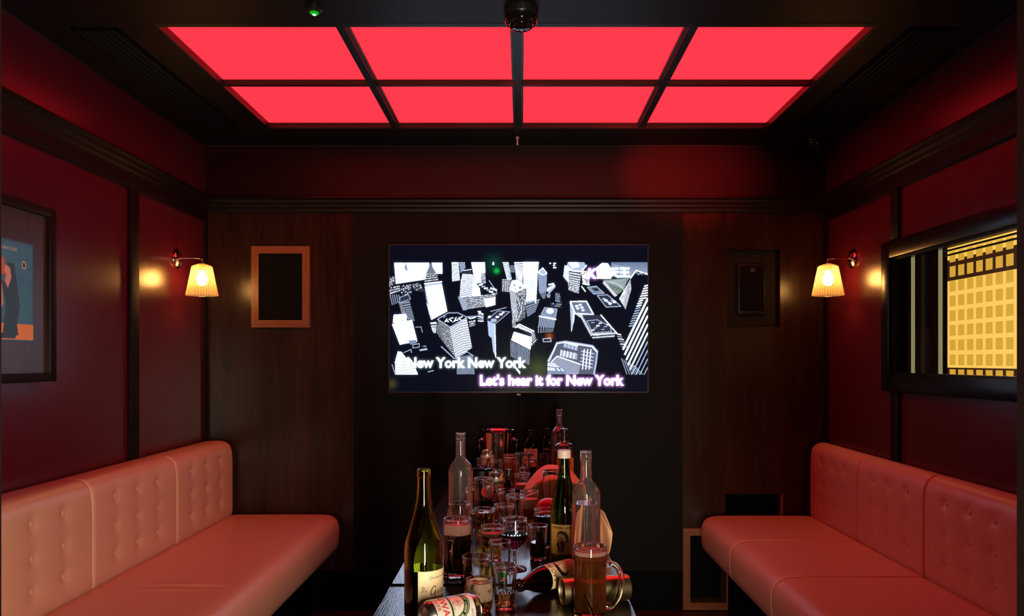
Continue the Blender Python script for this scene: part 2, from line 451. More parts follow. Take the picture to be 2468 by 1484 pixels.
struct(boxes('wall_front', [(XL, -.426, .48, .62, 0, ZC), (.407, XR, .48, .62, 0, ZC), (-.426, .407, .48, .62, 2.06, ZC)], 'redwall'))
struct(boxes('trim_door', [(-.4255, -.411, .47, .63, 0, 2.06), (.392, .4065, .47, .63, 0, 2.06), (-.4255, .4065, .47, .63, 2.06, 2.075)], 'trimwood'))
struct(boxes('wall_hall', [(-.95, -.85, -1.0, .47, 0, ZC), (.85, .95, -1.0, .47, 0, ZC), (-.95, .95, -1.0, -.9, 0, ZC)], mat('hall_wall_paint', (.16, .11, .08), .8)))
wb = struct(boxes('wall_back', [(XL, XR, YB+.06, YB+.14, 0, ZC)], 'redwall'))
boxes('shaded_frieze', [(XL, XR, YB, YB+.0595, 1.951, ZC-.0005)], 'shaded_frieze', wb)  # upper back wall, its shade put into the colour
R_HOLE = (.992, 1.248, 1.364, 1.738); V_HOLE = (.984, 1.262, .36, .560)
boxes('wood_panel', [(XL, -.808, YB, YB+.06, .19, 1.95)], 'panelwood', wb)
boxes('wood_panel', [(a, b, YB, YB+.06, c, d) for a, b, c, d in wall_with_holes(.779, XR, .03, 1.95, [R_HOLE, V_HOLE, (.812, .962, .06, .36)])], 'panelwood', wb)
boxes('black_panel', [(-.807, -.0145, YB-.004, YB+.06, .19, 1.95), (-.0115, .778, YB-.004, YB+.06, .19, 1.95)], 'blackpanel', wb, label='matt black wall panel with a fine centre joint')
struct(boxes('baseboard_back', [(XL, .778, YB-.006, YB+.06, 0, .188)], 'dark'))
# cornices: a moulded dark profile running round the room
def cornice(name, y0, y1, side, z=1.984):
    prof = [(0, 0), (.050, 0), (.052, -.008), (.040, -.014), (.036, -.026), (.026, -.034), (.024, -.046), (.016, -.052), (.014, -.068), (0, -.068)]
    bm = bmesh.new(); ends = []
    for y in (y0, y1):
        ring = []
        for d, dz in prof:
            if side == 'left': ring.append(bm.verts.new((XL+d, y - (d if y == y1 else 0), z+dz)))
            elif side == 'right': ring.append(bm.verts.new((XR-d, y - (d if y == y1 else 0), z+dz)))
            else: ring.append(bm.verts.new((y + (d if y == y0 else -d), YB-d, z+dz)))
        ends.append(ring)
    n = len(prof)
    for i in range(n): bm.faces.new((ends[0][i], ends[0][(i+1) % n], ends[1][(i+1) % n], ends[1][i]))
    bm.faces.new(ends[0]); bm.faces.new(ends[1])
    return struct(finish(bm, name, 'trimwoodx' if side == 'back' else 'trimwood', angle=25))
cornice('trim_1', .62, YB, 'left'); cornice('trim_2', .62, YB, 'right'); cornice('trim_3', XL, XR, 'back')
# rails and battens on the side walls
for i, (x0, x1) in enumerate(((XL, XL+.014), (XR-.014, XR))):
    struct(boxes('trim_%d' % (4+i), [(x0, x1, .62, YB-.002, 1.872, 1.916)], 'trimwood', bev=.002))
struct(boxes('trim_6', [(XL, XL+.014, 3.078, 3.148, .02, 1.872)], 'trimwood', bev=.002))
struct(boxes('trim_7', [(XR-.014, XR, 3.075, 3.140, .02, 1.085), (XR-.014, XR, 3.075, 3.140, 1.675, 1.872)], 'trimwood', bev=.002))
struct(boxes('trim_8', [(XL, XL+.012, YB-.03, YB-.001, .02, 1.916)], 'trimwood'))
struct(boxes('trim_9', [(XR-.012, XR, YB-.04, YB-.001, .02, 1.916)], 'trimwood'))
struct(boxes('trim_10', [(XL, XL+.006, .62, YB, ZC-.007, ZC-.001), (XR-.006, XR, .62, YB, ZC-.007, ZC-.001), (XL, XR, YB-.006, YB, ZC-.007, ZC-.001)],
             mat('shadow_gap_trim', (.022, .011, .006), .4, spec=.2)))
# ceiling coffer with eight red light panels
cof = thing('ceiling_light', 'large red luminous ceiling panel split into eight squares by dark bars', 'ceiling light', (-.013, 3.02, ZC))
PX = [-1.130, -.564, -.013, .538, 1.097]; PY = [2.478, 3.02, 3.562]
def P(b): return (b[0]+.013, b[1]+.013, b[2]-3.02, b[3]-3.02, b[4]-ZC, b[5]-ZC)
for i in range(4):
    for j in range(2):
        boxes('light_panel', [P((PX[i]+.004, PX[i+1]-.004, PY[j]+.003, PY[j+1]-.003, ZC+.026, ZC+.034))], 'panel', cof)
boxes('frame', [P(b) for b in ((-1.139, -1.128, 2.455, 3.572, ZC+.001, ZC+.05), (1.095, 1.113, 2.455, 3.572, ZC+.001, ZC+.05), (-1.128, 1.095, 3.561, 3.572, ZC+.001, ZC+.05), (-1.128, 1.095, 2.455, 2.478, ZC+.001, ZC+.05))], 'black', cof)
for x in PX[1:4]:
    boxes('mullion', [P((x-.013, x+.013, 2.478, 3.559, ZC+.004, ZC+.03))], 'black', cof)
    boxes('mullion_flange', [P((x-.022, x+.022, 2.478, 3.559, ZC+.018, ZC+.0255))], 'frame_paint', cof)
boxes('crossbar', [P((-1.128, 1.095, 3.02-.010, 3.02+.010, ZC+.005, ZC+.03))], 'black', cof)
# linear air grilles beside the coffer
for x0, x1, lab in ((-1.405, -1.255, 'black slatted air grille in the ceiling above the left bench'), (1.205, 1.355, 'black slatted air grille in the ceiling above the right bench')):
    g = thing('air_grille', lab, 'air grille', ((x0+x1)/2, 3.0, ZC), group='linear ceiling grilles')
    w = (x1-x0)/2
    boxes('frame', [(-w, -w+.01, -.52, .52, -.004, 0), (w-.01, w, -.52, .52, -.004, 0), (-w, w, -.52, -.51, -.004, 0), (-w, w, .51, .52, -.004, 0)], 'dark', g)
    for k in range(6):
        x = -w+.02+k*(2*w-.04)/5
        boxes('slat', [(x-.004, x+.004, -.51, .51, -.008, 0)], 'black', g)
# sprinkler, dome cameras, party light
t = thing('sprinkler', 'small metal fire sprinkler hanging from the ceiling above the screen', 'sprinkler', (-.017, 3.66, ZC))
lathe('rose', [(0, 0), (.026, 0), (.024, -.004), (.010, -.008), (0, -.008)], 'trimwood', t)
lathe('nozzle', [(0, -.008), (.008, -.010), (.008, -.016), (.004, -.020), (.0035, -.040), (.0065, -.043), (.0065, -.046), (0, -.047)], mat('sprinkler_metal', (.75, .55, .5), .35, .6), t, 24)
def dome(loc, r, lab, nm='dome_camera'):
    t = thing(nm, lab, 'security camera', loc)
    lathe('mount', [(0, 0), (r, 0), (r, -.35*r), (.96*r, -.42*r), (0, -.42*r)], 'blackplastic', t)
    lathe('collar', [(.96*r, -.42*r), (.93*r, -.75*r), (.80*r, -.92*r), (.68*r, -.95*r)], 'blackgloss', t)
    lathe('dome', [(.70*r, -.90*r)] + [(.70*r*math.cos(a), -.93*r-.30*r*math.sin(a)) for a in np.linspace(0, PI/2-.01, 9)] + [(0, -1.23*r)], 'blackgloss', t)
    for k in range(3):
        a = -PI/2+(k-1)*.7
        boxes('lug', [(-.004, .004, -.003, .003, -.006, .006)], 'blackplastic', t, loc=(r*math.cos(a), r*math.sin(a), -.25*r), rot=(0, 0, a))
dome((.0, 2.35, ZC), .051, 'black dome camera on the ceiling in front of the red light panel')
dome((1.372, 3.70, ZC), .042, 'small black dome camera in the far right ceiling corner')
t = thing('party_light', 'tiny party light glowing green on the ceiling at upper left', 'party light', (-.605, 2.33, ZC))
lathe('housing', [(0, 0), (.024, 0), (.024, -.012), (.018, -.018), (0, -.018)], 'blackplastic', t)
lathe('halo_ring', [(.0050, -.0182), (.0135, -.0182), (.011, -.0225), (.0055, -.024)], 'haloring', t, 32)  # ring added to stand for the halo round the light
lathe('lens', [(0, -.018), (.0045, -.018), (.0045, -.025), (0, -.027)], 'led', t, 20)

# ---------------------------------------------------------------- back wall fittings
def picture_frame(parent, x0, x1, z0, z1, w, y0, y1, mz, mx, nm='frame'):
    # mitred timber frame in the XZ plane
    for kind, mm, quads in (('_stile', mz, (((x0, z0), (x0+w, z0+w), (x0+w, z1-w), (x0, z1)), ((x1, z1), (x1-w, z1-w), (x1-w, z0+w), (x1, z0)))),
                            ('_rail', mx, (((x0, z1), (x0+w, z1-w), (x1-w, z1-w), (x1, z1)), ((x1, z0), (x1-w, z0+w), (x0+w, z0+w), (x0, z0))))):
        for q in quads:
            bm = bmesh.new()
            f = [bm.verts.new((p[0], y0, p[1])) for p in q]; bk = [bm.verts.new((p[0], y1, p[1])) for p in q]
            bm.faces.new(f); bm.faces.new(bk)
            for i in range(4): bm.faces.new((f[i], f[(i+1) % 4], bk[(i+1) % 4], bk[i]))
            finish(bm, nm+kind, mm, parent, smooth=False)
t = thing('speaker_grille', 'wood framed black cloth speaker grille left of the screen', 'speaker grille', (-1.156, YB, 1.557))
picture_frame(t, -.140, .140, -.195, .195, .035, -.016, -.0005, 'framewood', 'framewoodx')
boxes('cloth', [(-.106, .106, -.008, -.001, -.161, .161)], 'fabric', t)
t = thing('speaker', 'black loudspeaker sunk in a recess right of the screen', 'speaker', (1.120, YB+.06, 1.551))
boxes('baffle', [(-.1275, .1275, -.024, -.001, -.186, .186)], mat('recess_board', (.012, .008, .006), .6, spec=.1), t)
boxes('cabinet', [(-.072, .064, -.045, -.024, -.125, .122)], 'black', t, bev=.006)
boxes('grille', [(-.062, .054, -.049, -.045, -.108, .108)], 'fabric', t, bev=.002)
boxes('badge', [(-.012, .010, -.0505, -.049, .078, .100)], mat('badge_grey', (.028, .026, .025), .5, spec=.2), t)
t = thing('floor_grille', 'oak framed black panel low on the wall behind the right bench', 'access panel', (.90, YB, .21))
picture_frame(t, -.122, .122, -.205, .186, .034, -.014, -.0005, 'framewood', 'framewoodx')
boxes('black_board', [(-.087, .061, .004, .02, -.168, .149)], 'dark', t)
t = thing('wall_vent', 'black recessed vent opening above the far right seat', 'vent', (1.123, YB+.06, .46))
boxes('back_board', [(-.138, .138, -.014, -.001, -.099, .099)], 'dark', t)
boxes('wood_edge', [(.132, .139, -.058, -.014, -.099, .099)], 'framewood', t)

# ---------------------------------------------------------------- television with the karaoke picture
def tv_picture():
    Wt, Pl, Md, Dk, BG = (.93, .97, 1.0), (.40, .49, .67), (.20, .26, .40), (.025, .03, .055), (.0022, .0032, .0095)
    c = Canvas(620, 350, BG, 2190, 1240, 2, 140, 105)
    A = BG
    def win(q, nx, ny, fg=Pl, bg=Md, fx=.55, fy=.6, drop=0, fr=None):
        k = .80 if fg is Wt and bg is Dk else 1
        c.tex(q, nx, ny, fg, bg, fx*k if fx < .9 else fx, fy*k if fy < .9 else fy, drop, fr)
    # sky, clouds and park at upper right
    for k in range(20):
        y = 252+k*6; c.poly([(2015, y), (2325, y), (2325, y+6.5), (2015, y+6.5)], (.13+.010*k, .19+.010*k, .33+.008*k))
    c.poly([(1890, 300), (1940, 258), (1990, 262), (2012, 300), (2018, 340), (2018, 390), (1900, 390)], Wt)
    for y in (272, 284): c.line([(2030, y), (2130, y+22)], 4, Pl)
    c.poly([(1945, 400), (2170, 385), (2105, 500), (2050, 535)], (.20, .26, .26))
    for k in range(7): c.line([(1960+k*22, 415+k*5), (2140, 400+k*18)], 4, (.55, .62, .66))
    for k in range(4): c.ell(2010+k*32, 455+k*10, 14, 8, (.10, .17, .10))
    win([(1945, 425), (1965, 410), (2075, 535), (2050, 545)], 1, 12, Wt, BG, .9, .5)
    # top row of towers
    win([(183, 255), (480, 255), (463, 395), (198, 436)], 24, 12, Wt, (.30, .37, .52), .78, .80)
    c.poly([(265, 300), (290, 255), (300, 320), (280, 322)], Pl); c.line([(268, 258), (290, 322)], 5, Dk)
    win([(500, 255), (590, 255), (592, 350), (520, 350)], 8, 8, Wt, Pl, .8, .8)
    c.poly([(490, 262), (452, 350), (545, 352)], (.16, .18, .24)); c.line([(490, 262), (452, 350)], 5, Pl)
    win([(455, 350), (548, 348), (562, 410), (440, 432)], 12, 4, Wt, Dk, .5, .5)
    win([(140, 385), (185, 370), (190, 440), (145, 465)], 5, 5, Wt, Dk, .6, .5, .2)
    win([(145, 465), (232, 448), (238, 500), (150, 530)], 9, 3, Wt, Dk, .5, .6, .1)
    win([(240, 450), (330, 440), (335, 520), (245, 545)], 6, 7, Wt, Dk, .6, .5, .3)
    win([(335, 440), (405, 425), (440, 500), (350, 490)], 8, 7, Wt, Dk, .55, .5, .35)
    for k in range(5): c.line([(150+k*18, 525), (168+k*16, 610-6*k)], 5, Pl)
    win([(670, 252), (730, 252), (740, 405), (675, 415)], 7, 16, Wt, Md, .55, .55)
    win([(735, 252), (782, 252), (785, 300), (745, 345)], 6, 5, Pl, Md, .5, .6)
    win([(835, 252), (952, 252), (958, 425), (868, 432)], 10, 15, Wt, (.28, .35, .50), .74, .74)
    win([(915, 340), (955, 340), (962, 430), (918, 442)], 4, 9, Wt, Dk, .55, .55)
    win([(1100, 252), (1150, 252), (1178, 395), (1168, 508), (1095, 508)][:4], 8, 20, Wt, Md, .6, .55)
    win([(1095, 395), (1180, 395), (1175, 508), (1098, 500)], 9, 9, Wt, Dk, .5, .6)
    win([(1165, 278), (1205, 278), (1205, 340), (1168, 340)], 5, 5, Pl, Dk, .55, .55)
    win([(1198, 252), (1272, 252), (1268, 445), (1215, 400)], 1, 17, Wt, Dk, 1, .55)
    c.poly([(1273, 250), (1405, 250), (1392, 385), (1275, 385)], Wt)
    win([(1275, 385), (1392, 385), (1382, 590), (1292, 620)], 12, 12, Wt, (.40, .52, .74), .5, .7)
    win([(1290, 590), (1418, 560), (1375, 672), (1310, 712)], 11, 8, Pl, Dk, .6, .6)
    c.line([(1392, 330), (1378, 590)], 9, Wt)
    win([(1400, 332), (1475, 340), (1470, 500), (1408, 505)], 8, 10, Pl, Md, .55, .6)
    c.poly([(1398, 335), (1438, 298), (1475, 345), (1440, 360)], Pl); c.line([(1398, 335), (1438, 298), (1475, 345), (1440, 360)], 5, Wt, True)
    win([(1408, 500), (1470, 495), (1462, 555), (1440, 560)], 6, 4, Pl, Dk, .5, .7)
    c.ell(1021, 263, 7, 13, Wt)
    for x, y, w_ in ((1503, 262, 12), (1540, 262, 22), (1535, 278, 16), (1540, 297, 26)): c.poly([(x-w_/2, y-4), (x+w_/2, y-4), (x+w_/2, y+4), (x-w_/2, y+4)], Wt)
    # rounded tower at right and its neighbour
    win([(1640, 310), (1770, 325), (1745, 520), (1660, 490)], 10, 11, Wt, Dk, .6, .62)
    c.poly([(1650, 252), (1790, 252), (1805, 285), (1765, 330), (1700, 330), (1640, 290)], Pl)
    c.poly([(1655, 252), (1735, 252), (1750, 290), (1690, 300)], Wt)
    c.line([(1640, 285), (1690, 325), (1765, 330), (1808, 280)], 9, Wt); win([(1625, 275), (1660, 310), (1665, 440), (1612, 375)], 4, 5, Wt, Pl, .6, .6)
    win([(1765, 320), (1842, 330), (1835, 432), (1778, 420)], 6, 1, Wt, Dk, .5, 1)
    c.line([(1780, 430), (1830, 440)], 12, Wt); c.line([(1768, 455), (1800, 498)], 6, Wt)
    # left-hand mid towers
    win([(440, 452), (585, 432), (632, 665), (500, 735)], 11, 14, (.01, .012, .03), Wt, .38, .42)
    c.poly([(440, 455), (468, 600), (500, 735), (492, 730), (455, 560)], Pl); c.poly([(455, 590), (475, 610), (500, 735), (480, 690)], (.50, .66, .82))
    c.poly([(440, 432), (585, 415), (587, 436), (442, 455)], Pl); c.line([(440, 432), (585, 415)], 7, Wt)
    win([(760, 350), (850, 355), (862, 400), (750, 410)], 9, 4, Wt, Md, .6, .6)
    c.poly([(765, 322), (835, 312), (842, 345), (765, 352)], Dk); c.line([(765, 322), (835, 312)], 4, Wt)
    win([(748, 400), (862, 380), (912, 520), (735, 560)], 14, 12, Wt, Md, .55, .55)
    c.poly([(850, 400), (905, 470), (915, 540), (845, 548)], Wt)
    win([(725, 545), (1045, 520), (1038, 615), (765, 655)], 30, 8, Wt, Dk, .55, .55)
    win([(940, 560), (1040, 545), (1038, 612), (960, 632)], 12, 4, Wt, Pl, .8, .7)
    c.poly([(720, 540), (790, 560), (800, 652), (765, 656)], Pl); win([(725, 545), (790, 565), (800, 650), (765, 655)], 6, 8, Dk, Pl, .45, .5)
    for k in range(7): c.line([(880+k*22, 430+k*14), (905+k*22, 425+k*15)], 10, Wt if k % 2 else Pl)
    c.line([(985, 405), (1050, 500), (1050, 520)], 6, Pl); c.line([(1000, 470), (1045, 485)], 12, Wt)
    win([(240, 590), (315, 575), (358, 745), (320, 755)], 8, 13, Pl, Dk, .6, .55)
    win([(222, 590), (250, 600), (325, 755), (250, 690)], 6, 12, Wt, Dk, .55, .55)
    c.poly([(235, 545), (302, 522), (322, 560), (225, 592)], Dk); c.line([(235, 545), (302, 522), (322, 560), (225, 592)], 5, Pl, True)
    win([(165, 772), (335, 735), (382, 918), (232, 945)], 9, 12, Wt, (.25, .32, .46), .82, .84); win([(175, 775), (200, 770), (250, 940), (235, 945)], 2, 9, Pl, Wt, .4, .4)
    c.poly([(180, 692), (285, 688), (292, 742), (172, 768)], Wt); c.line([(172, 768), (200, 745), (292, 735)], 5, Dk)
    c.poly([(300, 908), (375, 905), (372, 930), (320, 945)], Md); c.line([(340, 945), (395, 935), (395, 965), (340, 972)], 6, Pl, True)
    c.line([(365, 797), (410, 795), (422, 840)], 5, Pl); c.poly([(395, 985), (460, 972), (465, 988), (400, 998)], Pl); c.poly([(415, 958), (450, 952), (455, 962)], Pl)
    # ribbed tower in the foreground
    win([(550, 732), (655, 797), (705, 1062), (582, 905)], 13, 16, Wt, Dk, .45, .6)
    win([(655, 797), (800, 716), (845, 968), (706, 1064)], 14, 1, Wt, Dk, .42, 1)
    c.poly([(550, 730), (640, 678), (720, 676), (800, 714), (655, 797)], BG); c.line([(550, 730), (640, 678), (720, 676), (800, 714), (655, 797)], 7, Pl, True)
    for k in range(12): c.line([(600+k*13, 715+(k*37) % 45), (616+k*13, 705+(k*23) % 50)], 7, Wt if k % 3 else Pl)
    c.line([(582, 960), (690, 1060)], 8, Pl)
    win([(488, 760), (540, 755), (535, 850), (512, 845)], 1, 7, Wt, Dk, 1, .5); win([(540, 755), (560, 790), (580, 905), (545, 850)], 2, 10, Pl, Dk, .6, .5)
    c.line([(805, 710), (905, 705)], 9, Pl); c.line([(815, 720), (830, 725), (870, 715)], 7, Wt); win([(815, 750), (872, 738), (872, 785), (825, 800)], 7, 3, Wt, Dk, .5, .6)
    for k in range(5): c.line([(893, 665+k*20), (935, 690+k*14)], 7, Pl if k % 2 else Wt)
    c.ell(907, 672, 9, 11, Wt)
    # wedge building and the two centre towers
    c.poly([(972, 745), (1035, 772), (1042, 1050), (1020, 1000), (1008, 890), (982, 868)], (.42, .53, .74)); c.line([(1035, 772), (1042, 1050)], 5, Wt)
    c.poly([(972, 728), (1060, 660), (1160, 668), (1045, 765)], Dk); c.line([(972, 728), (1060, 660), (1160, 668), (1045, 765), (972, 745)], 5, Pl)
    for x, y, r in ((1025, 740, 26), (1055, 712, 15), (1085, 690, 15), (1105, 675, 10), (990, 710, 14)): c.ell(x, y, r, r*.55, Wt if r < 16 else Pl)
    c.line([(1000, 665), (1130, 632)], 6, Pl)
    win([(1160, 480), (1215, 505), (1230, 760), (1185, 740)], 5, 22, Wt, Dk, .65, .6)
    win([(1215, 505), (1300, 470), (1292, 720), (1230, 755)], 9, 22, Wt, Dk, .45, .7, .1)
    c.poly([(1158, 480), (1180, 405), (1215, 402), (1260, 425), (1300, 462), (1215, 505)], Wt)
    for p in ([(1180, 430), (1215, 440), (1200, 460)], [(1240, 440), (1270, 470), (1235, 480)], [(1190, 480), (1210, 470), (1215, 490)]): c.poly(p, Md)
    win([(1180, 740), (1215, 755), (1215, 810), (1185, 800)], 3, 6, Wt, Dk, .6, .5)
    c.poly([(1215, 790), (1240, 772), (1365, 832), (1345, 880)], Dk); c.line([(1210, 800), (1240, 772), (1365, 832)], 7, Wt)
    for k in range(10): c.line([(1225+k*13, 780+k*6), (1228+k*13, 800+k*5)], 6, Wt)
    win([(1195, 835), (1345, 880), (1335, 985), (1172, 905)], 12, 3, (.12, .13, .18), Wt, .3, .25)
    c.line([(1195, 855), (1365, 905), (1390, 900)], 7, Pl); win([(1345, 850), (1370, 830), (1390, 920), (1345, 970)], 3, 6, Wt, Dk, .6, .5)
    win([(1165, 915), (1335, 992), (1328, 1120), (1168, 1045)], 13, 9, Pl, Dk, .55, .6)
    for k in range(6): c.line([(1205+k*8, 1125+k*9), (1215+k*6, 1150+k*8)], 5, Wt)
    # columned block, small blocks
    c.poly([(1425, 690), (1455, 632), (1560, 645), (1545, 725)], Md); c.line([(1425, 690), (1455, 632), (1560, 645), (1545, 725)], 6, Pl, True); c.ell(1500, 662, 30, 22, Wt)
    win([(1412, 705), (1548, 732), (1538, 800), (1402, 790)], 11, 1, Pl, Dk, .5, 1); c.line([(1412, 705), (1548, 732)], 10, Wt)
    win([(1400, 790), (1538, 800), (1530, 840), (1398, 850)], 9, 3, Pl, BG, .4, .7)
    win([(1545, 505), (1582, 515), (1605, 605), (1545, 590)], 4, 5, Pl, Dk, .7, .5, .1); win([(1500, 590), (1600, 605), (1600, 635), (1510, 628)], 6, 2, Pl, Dk, .6, .5, .3)
    c.poly([(1470, 470), (1530, 435), (1548, 460), (1490, 520)], Pl); c.line([(1475, 490), (1540, 445)], 8, Wt); c.line([(1490, 440), (1530, 432)], 10, Wt)
    for k in range(4): c.line([(1475+k*8, 520), (1480+k*6, 548)], 5, Pl)
    c.line([(1440, 895), (1505, 890), (1510, 918), (1445, 920)], 7, Pl, True)
    # right-hand roofs
    c.poly([(1672, 582), (1808, 580), (1868, 690), (1712, 682)], (.13, .16, .25)); c.line([(1672, 582), (1808, 580), (1868, 690), (1712, 682)], 8, Wt, True)
    for x, y in ((1725, 620), (1755, 610), (1770, 632), (1735, 640), (1780, 655)): c.ell(x, y, 17, 11, Pl); c.ell(x, y, 9, 6, Wt)
    win([(1670, 590), (1710, 682), (1705, 740), (1680, 840)], 4, 1, Wt, Pl, .4, 1); c.poly([(1668, 590), (1690, 640), (1690, 760), (1680, 830)], (.40, .50, .68))
    win([(1712, 684), (1870, 692), (1872, 706), (1755, 715)], 26, 1, Wt, Dk, .5, 1)
    c.poly([(1765, 695), (1925, 695), (2062, 840), (1862, 858)], Dk); c.line([(1765, 695), (1800, 775), (1862, 858), (2062, 845), (1930, 695)], 7, Wt)
    win([(1752, 700), (1775, 700), (1865, 862), (1850, 880)], 1, 16, Wt, Dk, .9, .5)
    c.line([(1810, 745), (1900, 735), (2010, 790), (2020, 835), (1860, 845), (1825, 770)], 6, Pl, True)
    for k in range(9): c.line([(1850+(k*43) % 150, 760+(k*29) % 70), (1872+(k*43) % 150, 757+(k*29) % 70)], 7, Wt if k % 2 else Pl)
    win([(1862, 860), (2060, 842), (2045, 888), (1860, 900)], 18, 2, Wt, Dk, .55, .6)
    c.poly([(1815, 462), (1890, 452), (1960, 512), (1870, 520)], (.20, .26, .38)); c.line([(1815, 462), (1890, 452), (1960, 512), (1870, 520)], 6, Pl, True); c.poly([(1850, 470), (1900, 465), (1920, 490), (1880, 495)], Dk)
    c.poly([(1900, 532), (1985, 525), (2100, 622), (1975, 628)], Dk); c.line([(1900, 532), (1985, 525), (2100, 622), (1975, 628)], 7, Pl, True)
    for k in range(6): c.ell(1955+k*18, 560+(k*13) % 40, 14, 9, Wt if k % 2 else Pl)
    win([(2085, 560), (2180, 392), (2190, 470), (2140, 650)], 2, 15, Wt, Dk, .95, .55)
    c.poly([(2180, 395), (2225, 322), (2325, 350), (2325, 440), (2210, 620), (2190, 500)], BG); c.line([(2182, 385), (2228, 322), (2325, 352)], 8, Wt)
    for k in range(7): c.line([(2225+k*14, 335+(k*17) % 20), (2240+k*13, 345+(k*11) % 22)], 6, Pl)
    for k in range(17):
        y = 445+k*21; x1 = 2325-k*7; c.line([(2300-k*8.2, y+8), (x1 if k > 5 else 2325, y)], 9, Wt if k < 9 else Pl)
    c.poly([(2195, 800), (2325, 530), (2325, 1192), (2245, 1192), (2105, 1060)], BG)
    for k in range(9):
        x0 = 2325; y0 = 560+k*72; x1 = 2120+k*14; y1 = y0+ (x0-x1)*2.05
        c.line([(x0, y0), (x1, y1)], 15-k, Wt if k < 5 else Pl)
    for k in range(7): c.line([(2105+k*18, 1060+k*10), (2150+k*22, 1192)], 5, Pl)
    for k in range(6): c.line([(2060+k*9, 850+k*22), (2100+k*10, 862+k*20)], 6, Pl if k % 2 else Wt)
    # round-cornered roof at the bottom
    q = [(1485, 1080), (1535, 985), (1558, 930), (1630, 918), (1860, 955), (1900, 1000), (1890, 1090), (1872, 1192), (1480, 1192)]
    c.poly(q, (.10, .11, .17)); c.line(q[:-1], 15, Pl); c.line([(1495, 1080), (1560, 935), (1630, 925), (1855, 962), (1893, 1003)], 5, Wt)
    c.poly([(1510, 1090), (1560, 1040), (1760, 1110), (1740, 1192), (1500, 1192)], (.30, .33, .46)); c.line([(1510, 1090), (1560, 1040), (1760, 1110), (1845, 1140)], 6, Wt)
    for k in range(4): c.poly([(1620+k*30, 925+k*8), (1645+k*30, 928+k*8), (1640+k*30, 970+k*8), (1614+k*30, 965+k*8)], Pl); c.line([(1620+k*30, 925+k*8), (1645+k*30, 928+k*8)], 6, Wt)
    for k in range(5): c.poly([(1595+k*28, 990+k*6), (1620+k*28, 995+k*6), (1615+k*28, 1045+k*7), (1588+k*28, 1038+k*6)], (.38, .44, .58)); c.line([(1595+k*28, 990+k*6), (1588+k*28, 1038+k*6)], 5, Wt)
    for k in range(5): c.line([(1770-k*3, 1000+k*28), (1870-k*4, 1022+k*29)], 13, Pl); c.line([(1770-k*3, 1008+k*28), (1868-k*4, 1030+k*29)], 5, Dk)
    for k in range(3): c.line([(1790+k*28, 985), (1775+k*28, 1150)], 6, Wt)
    win([(1480, 1090), (1540, 1100), (1660, 1192), (1480, 1192)], 7, 4, Wt, Md, .6, .55, .1)
    # stepped tower in the bottom left corner
    c.poly([(190, 1090), (215, 1000), (245, 1005), (285, 1060), (365, 1150), (385, 1195), (195, 1195)], Wt)
    for k in range(5): c.line([(192, 1080+k*24), (250, 1098+k*22), (320+k*12, 1072+k*24)], 6, (.06, .07, .1))
    for k in range(4): c.line([(225+k*9, 995+k*9), (222+k*10, 1040+k*8)], 4, Dk)
    c.line([(165, 1110), (190, 1190)], 5, Pl); c.line([(265, 1010), (325, 985), (330, 1010)], 6, Pl); c.line([(470, 1172), (515, 1162)], 7, Pl)
    win([(712, 1050), (850, 1025), (868, 1192), (715, 1192)], 15, 1, Pl, Dk, .42, 1); c.line([(700, 1060), (800, 1005), (855, 1040)], 6, Pl)
    c.poly([(140, 1197), (2330, 1197), (2330, 1350), (140, 1350)], BG); c.poly([(140, 100), (2330, 100), (2330, 251), (140, 251)], BG)
    # lyric lines and channel mark
    mk = np.zeros(c.a.shape[:2], np.float32); mp = mk.copy()
    base = c.a.copy()
    c.text('New York New York', 288, 1135, 118, (.96, .96, .92), .032, mask=mk, sx=.955)
    c.text("Let's hear it for New York", 905, 1283, 118, (.99, .95, .98), .040, mask=mp, sx=.945)
    c.text('K', 1812, 385, 112, (1, .9, 1), .05, .12, mask=mp)
    c.text('歌天王', 1900, 372, 92, (.97, .97, .97), .045, mask=mk)
    img = c.done()
    def down(a): return a.reshape(350, 2, 620, 2).mean((1, 3))
    gp = np.clip(blur(down(mp), 3.2)*1.6, 0, 1); gk = np.clip(blur(down(mk), 2.6)*.9, 0, 1)
    tp, tk = down(mp), down(mk)
    # halo of the lettering, as broadcast
    img = img + (gp*(1-tp))[..., None]*np.array([.55, .20, .70]) + (gk*(1-tk))[..., None]*np.array([.20, .30, .33])
    lum = blur(np.clip(img-.75, 0, 1), 4.0); img = img + lum*np.array([.16, .24, .32])
    Y, X = np.mgrid[0:350, 0:620].astype(float)
    def glow(ux, uy, r, col): return np.exp(-(((X-(ux-140)/3.532)**2+(Y-(uy-105)/3.543)**2)/(2*(r/3.53)**2)))[..., None]*np.array(col)
    img = img + glow(1048, 322, 14, (.0, .5, .05)) + glow(1020, 265, 45, (.0, .04, .02)) + glow(1493, 872, 18, (.30, .06, .0))  # green dot: the party light's reflection painted into the picture
    img = img + glow(1410, 1150, 60, (.035, .05, .008)) + glow(1250, 1240, 160, (.02, .022, .012)) + glow(165, 1270, 25, (.05, .04, .01))  # warm haze reflected on the screen, painted into the picture
    img = np.clip(img, 0, 1.2)
    lum = np.clip(img.mean(-1, keepdims=True), 0, 1)
    return (img*(1+6.5*lum**7*np.array([.80, .90, 1.22]))).astype(np.float32)      # whites of a bright set stand well above the mid tones
tv = thing('television', 'wall-mounted flat television showing a black and white city with karaoke lyrics', 'television', (-.012, YB, 1.403))
boxes('back_case', [(-.60, .60, -.030, -.0045, -.34, .34)], 'blackplastic', tv)
picture_frame(tv, -.6276, .6276, -.3614, .3614, .010, -.046, -.028, 'bezelblack', 'bezelblack', 'bezel')
